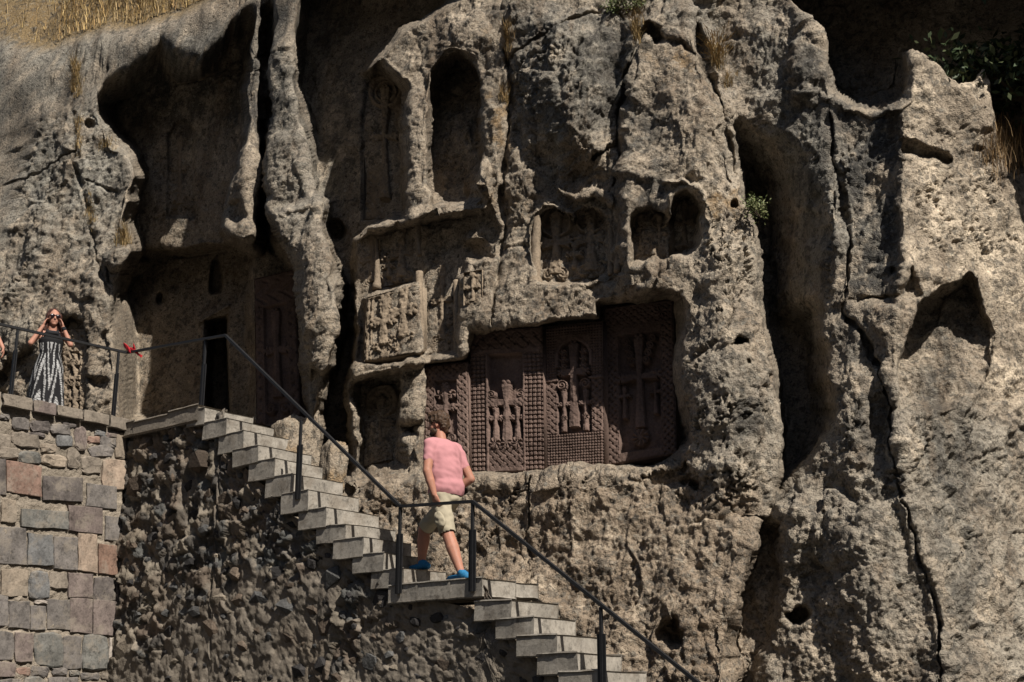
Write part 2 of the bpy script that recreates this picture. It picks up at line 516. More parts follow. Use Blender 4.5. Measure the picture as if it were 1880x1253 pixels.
    low = smooth(540, 620, FD.Y)
    prof_ = (1 - t_) ** 1.25 * (1 - low) + (1 - smooth(0.72, 1.0, t_)) * low
    fy = smooth(185, 380, FD.Y) * (1 - smooth(880, 975, FD.Y))
    FD.W -= fy * smooth(-2, 9, FD.X - xl) * (FD.X < xr) * prof_ * (1.7 - 0.3 * low)
    blob(1530, 430, 30, 140, 0.18); blob(1475, 140, 40, 80, 0.2)
    setp([(1524, 200), (1600, 196), (1640, 210), (1648, 300), (1650, 480), (1640, 560), (1556, 556), (1558, 420), (1545, 330), (1526, 250)], -0.02, 10)
    setp([(1508, 592), (1548, 574), (1590, 640), (1636, 750), (1642, 860), (1680, 1000), (1722, 1150), (1735, 1300), (1740, 1620), (1350, 1620), (1345, 1200), (1380, 1020), (1410, 940), (1470, 870), (1525, 790), (1515, 650)], 0.05, 16, grad=(0.05, 0.0))
    blob(1560, 760, 60, 200, 0.2); blob(1600, 1060, 110, 260, 0.28); blob(1470, 960, 60, 120, 0.15)
    # cracks between the right columns
    line([(1522, 190), (1528, 290), (1552, 370), (1558, 440), (1554, 540), (1548, 574), (1580, 615), (1612, 680), (1634, 742), (1640, 820), (1648, 880), (1668, 950), (1690, 1040), (1712, 1100), (1724, 1170), (1732, 1290)], [6, 5, 5, 4, 3.5, 3], -0.24)
    line([(1560, 556), (1640, 548), (1690, 545)], 5, -0.16)
    # N: hollow right of the foot
    setp([(1344, 1620), (1342, 1200), (1352, 1110), (1374, 1018), (1404, 955), (1436, 960), (1432, 1060), (1428, 1130), (1400, 1200), (1396, 1620)], -0.35, 14)
    line([(1338, 1260), (1348, 1130), (1372, 1020), (1400, 958)], 8, -0.3)
    # hollow in the right flank
    setp([(1646, 750), (1660, 640), (1684, 566), (1740, 526), (1780, 508), (1790, 534), (1812, 612), (1814, 680), (1790, 715), (1740, 742), (1690, 752)], -0.88, 7, grad=(-0.25, 0.15))
    setp([(1648, 545), (1670, 490), (1690, 545)], -0.1, 8)
    addp([(1648, 258), (1690, 266), (1748, 290), (1740, 298), (1690, 290), (1655, 276)], -0.2, 6)
    addp([(1757, 164), (1812, 108), (1826, 150), (1830, 230), (1775, 240)], 0.12, 18)
    # L: the overhung hollow at the top right, and the gap with the tree
    setp([(1436, -40), (1470, 20), (1502, 60), (1512, 120), (1530, 172), (1568, 190), (1612, 194), (1648, 186), (1664, 178), (1668, 140), (1664, 98), (1690, 106), (1722, 128), (1757, 158), (1780, 150), (1810, 116), (1818, 140), (1822, 230), (1850, 290), (1884, 336), (1960, 420), (2200, 600), (3000, 700), (3000, -900), (1436, -900)], -1.75, 6)
    # overhanging roof above it, out of the frame, and over bay E
    setp([(1400, -60), (3000, -80), (3000, -900), (1400, -900)], 0.1, 26)
    setp([(560, -60), (700, -40), (860, -50), (900, -900), (540, -900)], 0.15, 30)
    # carved openings -------------------------------------------------------------
    setp([(776, 876), (776, 668), (856, 657), (862, 604), (1000, 598), (1104, 584), (1106, 558), (1150, 548), (1232, 542), (1246, 556), (1246, 640), (1242, 700), (1252, 770), (1258, 808), (1244, 828), (1192, 850), (1100, 856), (1000, 866), (860, 872)], -0.72, 2.0, raw=True)
    setp([(1100, 560), (1246, 548), (1246, 700), (1256, 800), (1240, 826), (1180, 848), (1108, 850)], -0.85, 3, raw=True)
    setp([(985, 522), (988, 410), (1000, 392), (1022, 386), (1044, 398), (1052, 418), (1062, 394), (1086, 384), (1108, 394), (1118, 420), (1118, 500), (1080, 512)], -0.28, 3, raw=True)
    line([(1020, 340), (1054, 366), (1090, 352), (1126, 372)], [8, 9, 8], 0.16)
    setp([(1158, 486), (1157, 402), (1168, 386), (1196, 378), (1222, 390), (1234, 416), (1230, 478), (1200, 484)], -0.04, 3, raw=True)
    setp([(1230, 474), (1228, 384), (1238, 362), (1256, 354), (1273, 361), (1283, 386), (1282, 456), (1266, 472)], -0.26, 3, raw=True)
    line([(1225, 400), (1226, 376), (1230, 362)], 5, 0.22)
    line([(1222, 336), (1250, 330), (1280, 344), (1296, 380), (1296, 440)], [7, 9, 8], 0.14)
    addp([(1230, 330), (1262, 320), (1284, 332), (1256, 340)], -0.08, 6)
    # door, its frame and the small window above
    setp([(374, 800), (378, 590), (420, 576), (420, 800)], -3.78, 3, raw=True)
    setp([(384, 800), (386, 592), (416, 586), (416, 800)], -5.0, 2, raw=True)
    setp([(388, 536), (390, 478), (398, 470), (402, 500), (402, 534)], -3.95, 3, raw=True)
    line([(366, 590), (420, 562)], 4, 0.08, raw=True)
    # arched panel high in recess B
    addp([(306, 400), (308, 250), (322, 224), (340, 220), (356, 240), (356, 400)], -0.13, 4, raw=True)
    # alcove by the terrace
    setp([(108, 780), (110, 590), (136, 578), (162, 588), (166, 640), (160, 700), (168, 780)], -0.32, 4)
    setp([(160, 690), (205, 700), (190, 715), (172, 716)], -0.2, 6)
    setp([(20, 660), (60, 640), (70, 760), (0, 760), (-10, 690)], -0.3, 10)
    setp([(6, 424), (36, 420), (54, 430), (52, 470), (36, 506), (8, 512)], -0.06, 7)
    # putlog holes and pockets
    for (cx, cy, rx, ry, d) in [(1356, 626, 22, 15, -0.38), (1466, 1132, 22, 20, -0.34), (1236, 1158, 30, 34, -0.4), (292, 546, 9, 15, -0.3), (165, 226, 9, 10, -0.2), (1348, 372, 8, 10, -0.12), (1372, 668, 7, 8, -0.1), (1220, 868, 30, 14, -0.3), (1110, 700, 3, 3, 0.0), (1640, 500, 10, 8, -0.1), (1795, 275, 12, 6, -0.08)]:
        blob(cx, cy, rx, ry, d, 0, 0.45)
    setp([(1186, 880), (1192, 858), (1240, 846), (1262, 862), (1236, 880), (1200, 888)], -0.02, 7)
    setp([(1196, 884), (1240, 876), (1262, 880), (1240, 892)], -0.1, 6)
    line([(1262, 884), (1290, 905), (1320, 935), (1350, 946), (1376, 950), (1398, 946)], 6, -0.22)
    line([(975, 880), (978, 930), (968, 985), (976, 1040), (972, 1090)], 4, -0.16)
    # weathered joints in the left rock
    line([(0, 215), (36, 212), (80, 186)], 4, -0.10)
    line([(140, 168), (190, 152), (240, 126), (290, 96)], 4, -0.14)
    line([(0, 336), (44, 330), (70, 310), (110, 286), (140, 280)], 3, -0.10)
    line([(132, 180), (140, 290), (150, 340), (165, 420), (182, 480), (200, 530), (218, 600)], [6, 5, 4, 3], -0.12)
    line([(160, 330), (190, 346), (215, 354)], 4, -0.12)
    line([(196, 478), (206, 520), (216, 580), (228, 640)], 4, -0.14)
    # hill above the rim at the left falls back
    r = np.array(RIM, float)
    ry = np.interp(FD.X, r[:, 0], r[:, 1])
    up = np.clip(ry - FD.Y, 0, None)
    lim = np.where(FD.Xr < 900, 1.0, 0.0)
    k = smooth(0, 14, up) * lim * (1 - smooth(470, 540, FD.Xr))
    FD.W[:] = FD.W * (1 - k) + k * (-0.1 - up / 150.0 * 1.15)

def warp(X, Y, seed):
    z = np.zeros_like(X) + seed
    wx = 5 * perlin(X / 60, Y / 60, z) + 3.4 * perlin(X / 17, Y / 17, z + 5) + 1.0 * perlin(X / 8, Y / 8, z + 5)
    wy = 5 * perlin(X / 60, Y / 60, z + 11) + 3.4 * perlin(X / 17, Y / 17, z + 17) + 1.0 * perlin(X / 8, Y / 8, z + 9)
    return X + wx, Y + wy

# first pass on the undisplaced plane, second with the parallax of the broad relief allowed for
FD.Xr, FD.Yr = PX0.copy(), PY0.copy()
FD.X, FD.Y = warp(PX0, PY0, 1.5)
FD.W = np.zeros_like(PX0)
sculpt()
def blur(a, n):
    a = a.reshape(NR, NC)
    for ax in (0, 1):
        pad = [(n, n) if q == ax else (0, 0) for q in (0, 1)]
        c = np.cumsum(np.pad(a, [(p[0] + 1, p[1]) if p[0] else (0, 0) for p in pad], mode='edge'), axis=ax)
        if ax == 0: a = (c[2 * n + 1:] - c[:-2 * n - 1]) / (2 * n + 1)
        else: a = (c[:, 2 * n + 1:] - c[:, :-2 * n - 1]) / (2 * n + 1)
    return a.ravel()
Wm = blur(blur(FD.W, 30), 30)
FD.Xr, FD.Yr, _z = proj(Q + Wm[:, None] * CD)
FD.X, FD.Y = warp(FD.Xr, FD.Yr, 1.5)
FD.W = np.zeros_like(PX0)
sculpt()

_wb = blur(blur(FD.W, 1), 1)
_m = smooth(0.03, 0.10, np.abs(FD.W - _wb)); _m = np.clip(blur(_m, 2) * 2.5, 0, 1)
FD.W = FD.W * (1 - _m) + _wb * _m
_wb = blur(blur(FD.W, 2), 2)
_m = smooth(0.22, 0.5, np.abs(FD.W - _wb)); _m = np.clip(blur(_m, 3) * 3, 0, 1)
FD.W = FD.W * (1 - _m) + _wb * _m
def region(pts, soft):
    """soft mask over the rock (used for relief clean-up, roughness and lichen)"""
    m = np.zeros_like(FD.Xr)
    i, x, y = _sel(pts, soft * 1.1, True)
    m[i] = 1 - smooth(-soft, soft, sdpoly(pts, x, y))
    return m
# the dressed jamb left of the lower recess is plumb
JAMB = region([(200, 545), (275, 545), (275, 800), (200, 800)], 14)
_c = np.cumsum(np.pad(FD.W.reshape(NR, NC), ((21, 20), (0, 0)), mode='edge'), axis=0)
_v = ((_c[41:] - _c[:-41]) / 41.0).ravel()
FD.W = FD.W * (1 - JAMB) + _v * JAMB
PM = Q + FD.W[:, None] * CD
PG = PM.reshape(NR, NC, 3)
def normals(PG):
    du = np.gradient(PG, axis=1); dv = np.gradient(PG, axis=0)
    n = np.cross(du, dv)
    return (n / (np.linalg.norm(n, axis=2)[..., None] + 1e-9))
Wb = blur(FD.W, 3)
NM = normals((Q + Wb[:, None] * CD).reshape(NR, NC, 3)).reshape(-1, 3)
if (NM * CD).sum(1).mean() < 0: NM = -NM

X_, Y_ = FD.Xr, FD.Yr
ROUGH = np.ones_like(FD.W) * 0.9
ROUGH += 0.5 * region([(930, 0), (1180, 0), (1140, 330), (930, 420)], 40)
ROUGH += 0.25 * region([(690, 900), (1400, 880), (1380, 1260), (600, 1260)], 40)
ROUGH += 0.25 * region([(1400, 850), (1720, 800), (1740, 1260), (1400, 1260)], 60)
ROUGH += 0.35 * region([(1660, 740), (1900, 700), (1900, 1260), (1740, 1260)], 40)
ROUGH += 0.25 * region([(-50, 90), (250, 90), (230, 740), (-50, 740)], 40)
ROUGH -= 0.2 * region([(1660, 100), (1900, 100), (1900, 700), (1800, 620), (1650, 540)], 40)
ROUGH += 0.6 * region([(-50, 84), (100, 104), (330, 54), (400, 20), (420, 70), (330, 120), (190, 190), (-50, 260)], 16)
ROUGH -= 0.0 * region([(0, 100), (130, 100), (130, 560), (0, 560)], 50)
ROUGH -= 0.5 * region([(200, 150), (480, 150), (480, 770), (230, 770)], 30)
ROUGH -= 0.4 * region([(560, 0), (740, 0), (740, 420), (600, 420)], 30)
ROUGH -= 0.5 * region([(1400, 200), (1500, 300), (1520, 800), (1420, 860)], 20)
ROUGH -= 0.8 * region([(776, 870), (776, 668), (1240, 550), (1250, 830)], 6)
ROUGH -= 0.45 * region([(655, 430), (846, 430), (846, 660), (655, 664)], 10)
ROUGH = np.clip(ROUGH * (1 - 0.85 * JAMB * (np.abs(X_ - 236) < 26)), 0.08, 1.6)

p = PM.astype(np.float32)
x, y, z = p[:, 0], p[:, 1], p[:, 2]
disp = 0.10 * fbm(x * 0.9, y * 0.9, z * 0.75, 4, 0.52) * np.clip(ROUGH + 0.2, 0.4, 1)
MREG = region([(690, 890), (1400, 880), (1380, 1260), (600, 1260)], 30)
disp -= 0.075 * MREG * billow(x * 1.25 + 5, y * 1.25, z * 1.4, 2, 0.5)
lmask = 0.45 + 0.75 * smooth(-0.25, 0.6, fbm(x * 0.7 + 40, y * 0.7, z * 0.7, 2))
eu = np.linalg.norm(np.diff(PG, axis=1, append=PG[:, -1:]), axis=2); ev = np.linalg.norm(np.diff(PG, axis=0, append=PG[-1:]), axis=2)
ST = np.maximum(eu, ev).ravel()
ST = np.maximum(ST, blur(ST, 2))
k_f = 1 / (1 + (ST / 0.075) ** 2); k_l = 1 / (1 + (ST / 0.16) ** 2); k_c = 1 / (1 + (ST / 0.045) ** 2)
uu = UU.ravel().astype(np.float32); vv = VV.ravel().astype(np.float32)
lump = billow(x * 2.6 + 3, y * 2.6, z * 2.3, 3, 0.55)
disp += -0.034 * lump * np.clip(ROUGH, 0, 1.3) * lmask * k_l
fine = fbm(x * 6.5, y * 6.5, z * 6.5, 4, 0.62)
disp += 0.025 * fine * ROUGH * k_f
crust = billow(x * 17, y * 17, z * 17, 2, 0.6)
disp += 0.011 * crust * ROUGH * k_c
cr = np.abs(perlin(x * 1.1 + 0.25 * fine, y * 1.1, z * 0.8 + 0.25 * fine))
disp -= 0.09 * (1 - smooth(0.0, 0.045, cr)) * smooth(-0.1, 0.4, perlin(x * 0.6 + 20, y * 0.6, z * 0.6)) * np.clip(ROUGH, 0, 1) * k_l
# fracture facets: broad planes that break along sharp edges
for (fs, fa, fz) in ((1.5, 0.15, 3), (3.9, 0.05, 21)):
    fu = uu * fs + 0.35 * perlin(x * 1.7, y * 1.7, z * 1.7 + fz); fv = vv * fs * 0.8 + FD.W * 0.8 + 0.35 * perlin(x * 1.7 + 9, y * 1.7, z * 1.7)
    w1, w2, wi_, fx_, fy_ = worley2(fu, fv, fz, True)
    disp += fa * ((wi_ * 7.3 % 1 - 0.5) * fx_ + (wi_ * 13.7 % 1 - 0.5) * fy_ + 0.35 * (wi_ - 0.5)) * smooth(0.0, 0.07, w2 - w1) * np.clip(ROUGH * 1.2 - 0.35, 0, 1) * k_l
# pits and proud clasts of the tuff breccia
wd, ws, wid = worley2(uu * 7.5 + 0.4 * fine, vv * 7.5 + FD.W * 5, 3)
pmask = smooth(-0.1, 0.5, fbm(x * 1.3 + 70, y * 1.3, z * 1.3, 2))
disp -= 0.036 * pmask * (1 - smooth(0.0, 0.30, wd)) * (wid > 0.62) * ROUGH * k_f
wd2, ws2, wid2 = worley2(uu * 15 + 9.1, vv * 15 + FD.W * 9, 11)
disp += 0.016 * (1 - smooth(0.05, 0.34, wd2)) * (wid2 > 0.5) * ROUGH * k_c
disp -= 0.014 * (1 - smooth(0.0, 0.30, wd2)) * (wid2 < 0.22) * ROUGH * k_c
edgefade = smooth(-0.02, 0.3, np.minimum(uu - uu.min(), uu.max() - uu))
PF = p + NM.astype(np.float32) * disp[:, None] * edgefade[:, None]

# colour of the stone: tan tuff, grey and black lichen, ochre runs
TAN = np.array([0.243, 0.199, 0.150]); GREY = np.array([0.225, 0.208, 0.175]); DARK = np.array([0.052, 0.049, 0.044])
OCHRE = np.array([0.25, 0.16, 0.075]); PALE = np.array([0.500, 0.412, 0.308]); BROWN = np.array([0.145, 0.104, 0.070])
n_a = fbm(x * 0.8 + 4, y * 0.8, z * 0.6, 4); n_b = fbm(x * 3.1 - 7, y * 3.1, z * 2.2, 4, 0.6); n_c = fbm(x * 11, y * 11 + 3, z * 9, 3, 0.65)
n_v = fbm(uu * 2.6, vv * 0.35, 0 * uu + 2, 4, 0.6)
C = np.tile(TAN, (len(p), 1))
def lay(col, m):
    m = np.clip(m, 0, 1)[:, None]
    C[:] = C * (1 - m) + np.asarray(col) * m
grey = region([(-50, 60), (260, 60), (440, -20), (480, 120), (250, 180), (240, 330), (200, 560), (-50, 640)], 60)
grey = np.maximum(grey, 0.75 * region([(930, -20), (1330, -20), (1360, 330), (1140, 330), (1130, 260), (960, 330)], 60))
grey = np.maximum(grey, 0.8 * region([(1380, -20), (1520, 60), (1650, 200), (1650, 560), (1620, 800), (1480, 620), (1370, 260)], 40))
grey = np.maximum(grey, 0.6 * region([(480, -20), (600, -20), (640, 420), (620, 560), (500, 420)], 40))
grey = np.maximum(grey, 0.45 * region([(1360, 780), (1700, 600), (1760, 1260), (1400, 1260)], 60))
grey = np.maximum(grey, 0.7 * region([(1660, 760), (1900, 760), (1900, 1260), (1740, 1260)], 40))
grey = np.maximum(grey, 0.4 * region([(1250, 300), (1420, 300), (1440, 900), (1280, 900)], 40))
lay(GREY, grey * smooth(-0.6, 0.35, n_a + 0.6 * n_b) * 0.95)
lay(BROWN, 0.55 * smooth(0.05, 0.9, n_b - 0.3 * n_a))
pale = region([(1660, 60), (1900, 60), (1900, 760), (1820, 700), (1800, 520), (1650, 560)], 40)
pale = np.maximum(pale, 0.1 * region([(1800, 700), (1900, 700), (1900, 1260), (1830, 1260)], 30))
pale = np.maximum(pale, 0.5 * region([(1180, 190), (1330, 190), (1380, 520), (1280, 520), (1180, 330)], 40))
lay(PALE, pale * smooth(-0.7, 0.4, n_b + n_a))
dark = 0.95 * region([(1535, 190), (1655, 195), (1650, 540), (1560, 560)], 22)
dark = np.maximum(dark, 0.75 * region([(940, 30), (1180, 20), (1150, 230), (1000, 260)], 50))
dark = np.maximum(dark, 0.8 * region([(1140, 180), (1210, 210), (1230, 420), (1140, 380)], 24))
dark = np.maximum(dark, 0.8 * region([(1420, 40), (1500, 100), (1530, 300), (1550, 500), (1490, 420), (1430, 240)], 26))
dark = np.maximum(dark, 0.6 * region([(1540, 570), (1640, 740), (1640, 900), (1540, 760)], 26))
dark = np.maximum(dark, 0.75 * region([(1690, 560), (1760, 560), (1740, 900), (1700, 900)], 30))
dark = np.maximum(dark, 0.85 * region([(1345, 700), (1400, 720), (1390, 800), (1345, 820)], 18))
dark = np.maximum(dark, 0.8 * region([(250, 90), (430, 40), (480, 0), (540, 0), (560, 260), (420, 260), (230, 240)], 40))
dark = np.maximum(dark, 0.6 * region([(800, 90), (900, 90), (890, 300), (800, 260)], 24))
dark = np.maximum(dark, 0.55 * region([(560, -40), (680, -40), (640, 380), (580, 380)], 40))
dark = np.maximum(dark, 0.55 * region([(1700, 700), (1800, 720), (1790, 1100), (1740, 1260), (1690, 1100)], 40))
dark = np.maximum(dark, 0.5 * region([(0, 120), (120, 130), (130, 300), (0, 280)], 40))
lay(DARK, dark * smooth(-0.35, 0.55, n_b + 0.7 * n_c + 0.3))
lay(BROWN * 1.25, 0.45 * MREG)
lay(DARK, 0.6 * smooth(0.65, 1.2, n_b + n_c))
lay(PALE, 0.45 * smooth(0.55, 1.1, n_c - n_b))
och = 0.6 * region([(880, 60), (940, 60), (940, 420), (890, 300)], 20)
och = np.maximum(och, 0.7 * region([(1300, 310), (1350, 330), (1360, 430), (1310, 460)], 16))
och = np.maximum(och, 0.5 * region([(560, 770), (590, 780), (580, 840), (560, 830)], 8))
och = np.maximum(och, 0.5 * region([(1180, 95), (1270, 80), (1280, 140), (1190, 130)], 16))
lay(OCHRE, och * smooth(-0.1, 0.7, n_b + n_c * 0.5))
lay(BROWN * 0.9, 0.5 * smooth(0.3, 0.9, n_v))
dirt = smooth(2, 20, np.interp(X_, np.array(RIM)[:, 0], np.array(RIM)[:, 1]) - Y_) * (X_ < 520)
lay((0.19, 0.135, 0.07), dirt)
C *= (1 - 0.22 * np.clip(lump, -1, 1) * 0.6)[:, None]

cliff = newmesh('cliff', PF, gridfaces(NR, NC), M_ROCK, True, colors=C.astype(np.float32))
structure(cliff, 'weathered tan and grey tuff cliff with carved niches')
del dark, grey, pale, och

PFG = PF.reshape(NR, NC, 3)
_PXF = None
def cliff_point(px, py):
    """point of the finished rock that shows at (px, py), nearest to the viewer"""
    global _PXF
    if _PXF is None:
        r_ = PF - CAMP.astype(np.float32)
        zc = r_ @ FWD.astype(np.float32)
        _PXF = (940 + FPX * r_[:, 0] / zc, 626.5 - FPX * (r_ @ UPV.astype(np.float32)) / zc, zc)
    d = (_PXF[0] - px) ** 2 + (_PXF[1] - py) ** 2
    i = np.nonzero(d < 25)[0]
    if len(i) == 0: i = np.array([d.argmin()])
    return PF[i[_PXF[2][i].argmin()]].astype(float)
# ------------------------------------------------------------------ ground
gm = stone_mat('dusty_ground', color=(0.055, 0.052, 0.047), vary=0.3)
nx = 60
gx, gy = np.meshgrid(np.linspace(-60, 60, nx), np.linspace(-60, 40, nx))
gr = np.sqrt(gx ** 2 + (gy - 6) ** 2)
gz = 0.05 * fbm(gx * 0.3, gy * 0.3, gx * 0, 3) + np.clip(gr - 19, 0, 40) * 0.86 * smooth(14, 2, gy) * (1 + 0.15 * fbm(gx * .06, gy * .06, gx * 0 + 4, 3))  # unseen gorge slope behind the camera, added to cut the sky light
ground = newmesh('ground', np.stack([gx, gy, gz - 0.02], 2).reshape(-1, 3), gridfaces(nx, nx), gm, True)
structure(ground)

# ------------------------------------------------------------------ stairs frame
P0 = at(714, 1080, 12.9)
def sz(px, py):
    q = hit(px, py, P0, DX) - P0
    return float(q @ AX), float(q[2] + P0[2])
def stair_pt(s, e, z):
    """s up along the stairs, e into the rock, z height"""
    p = P0 + AX * s + DX * e
    return np.array([p[0], p[1], z])

def cell_noise(v, scale, amp, seed):
    x, y, z = (v[:, 0] * scale + seed, v[:, 1] * scale, v[:, 2] * scale)
    return np.stack([fbm(x, y, z, 3), fbm(x + 50, y, z, 3), fbm(x, y + 50, z, 3)], 1) * amp

def block_mesh(pts_front, depth, dirn, bev=0.012, rough=0.006, seed=0, bulge=0.0):
    """a hewn block: front polygon (list of 3-D points), pushed back along dirn, worn edges"""
    f = np.asarray(pts_front, float)
    c = f.mean(0); n = len(f)
    def inset(p, d):
        v = c - p; L = np.linalg.norm(v, axis=1)[:, None]
        return p + v / L * np.minimum(d, L * 0.4)
    rng = np.random.RandomState(seed)
    front = inset(f, bev * 1.3) - dirn * bev * 0.15
    rim = f + dirn * bev * 0.8
    back = f + dirn * depth
    fr = front + rng.normal(size=front.shape) * rough
    rm = rim + rng.normal(size=rim.shape) * rough
    cen = c - dirn * (bulge + rng.rand() * rough)
    V = np.concatenate([fr, rm, back, [cen]])
    F = []
    for i in range(n):
        j = (i + 1) % n
        F.append((3 * n, i, j))
        F.append((i, i + n, j + n, j))
        F.append((i + n, i + 2 * n, j + 2 * n, j + n))
    F.append(tuple(range(3 * n - 1, 2 * n - 1, -1)))
    return V, F

def subdiv_poly(q, k):
    """k points per edge with slight waviness"""
    out = []
    q = np.asarray(q, float)
    for i in range(len(q)):
        a = q[i]; b = q[(i + 1) % len(q)]
        for t in range(k): out.append(a + (b - a) * t / k)
    return np.array(out)

def fix_normals(o):
    bm = bmesh.new(); bm.from_mesh(o.data)
    bmesh.ops.recalc_face_normals(bm, faces=bm.faces)
    bm.to_mesh(o.data); bm.free()

# ------------------------------------------------------------------ left masonry wall
CS, CZ = sz(236, 775)
CORNER = stair_pt(CS, 0.0, CZ)
WN = -AX                                                    # faces down the stairs, into the sun
def lw(px, py, proud=0.0):
    return hit(px, py, CORNER + WN * proud, WN)

wall = empty('masonry_wall', CORNER * np.array([1, 1, 0]))
tag(wall, 'sunlit patched masonry wall of squared grey, red and tan blocks below the woman', 'wall')
M_MORT = stone_mat('lime_mortar', color=(0.24, 0.202, 0.158), bump1=(30, 0.8, 0.03), speck=0.3)
# mortar bed: rough height field on the wall plane
y0, y1 = -3.6, 0.02
du = 0.022
gu = np.arange(y0, y1, du); gz_ = np.arange(0.0, CZ + 0.01, du)
GU, GZ = np.meshgrid(gu, gz_)
mp = CORNER * np.array([1, 1, 0]) + GU[..., None] * DX + np.array([0, 0, 1]) * GZ[..., None]
h = 0.022 * fbm(GU * 5, GZ * 5, GU * 0 + 3, 4, 0.6) + 0.015 * billow(GU * 11, GZ * 11, GU * 0 + 8, 3)
# lower towards the viewer's left the top follows the coping
mp = mp + WN * (h - 0.014)[..., None]
m = newmesh('mortar_bed', mp.reshape(-1, 3), gridfaces(*GU.shape), M_MORT, True)
child(m, wall)
# body behind the bed
bp = [CORNER + DX * a + AX * b + np.array([0, 0, c - CORNER[2]]) for c in (0.0, CZ - 0.02) for (a, b) in ((-3.6, 0.06), (0.02, 0.06), (0.02, 0.55), (-3.6, 0.55))]
o = newmesh('wall_core', bp, [(0, 1, 2, 3), (4, 7, 6, 5), (0, 4, 5, 1), (1, 5, 6, 2), (2, 6, 7, 3), (3, 7, 4, 0)], M_MORT)
child(o, wall)

COLS = {'g': (0.185, 0.165, 0.150), 'd': (0.130, 0.112, 0.102), 'r': (0.255, 0.165, 0.128), 'b': (0.185, 0.182, 0.178), 't': (0.330, 0.268, 0.205),
        'p': (0.195, 0.155, 0.138), 'o': (0.270, 0.170, 0.125), 'n': (0.168, 0.162, 0.146), 'w': (0.450, 0.390, 0.335), 'l': (0.380, 0.290, 0.220), 'm': (0.250, 0.210, 0.168)}
BM = {k: stone_mat('block_' + k, color=tuple(0.8 * q for q in v), bump1=(24, 0.5, 0.010), bump2=(120, 0.5, 0.004), speck=0.26, vary=0.36, vscale=6, objvar=0.10, smear=((0.235, 0.20, 0.16), 0.55)) for k, v in COLS.items()}

def zq(x0, y0, x1, y1, sl=0.0):
    """rectangle in the wall close-up -> photo pixels; edges follow the wall's perspective"""
    f = lambda x, y: (x / 2.35, 720 + y / 2.35)
    return [f(x0, y0), f(x1, y0 + sl * (x1 - x0)), f(x1, y1), f(x0, y1 - sl * (x1 - x0))]

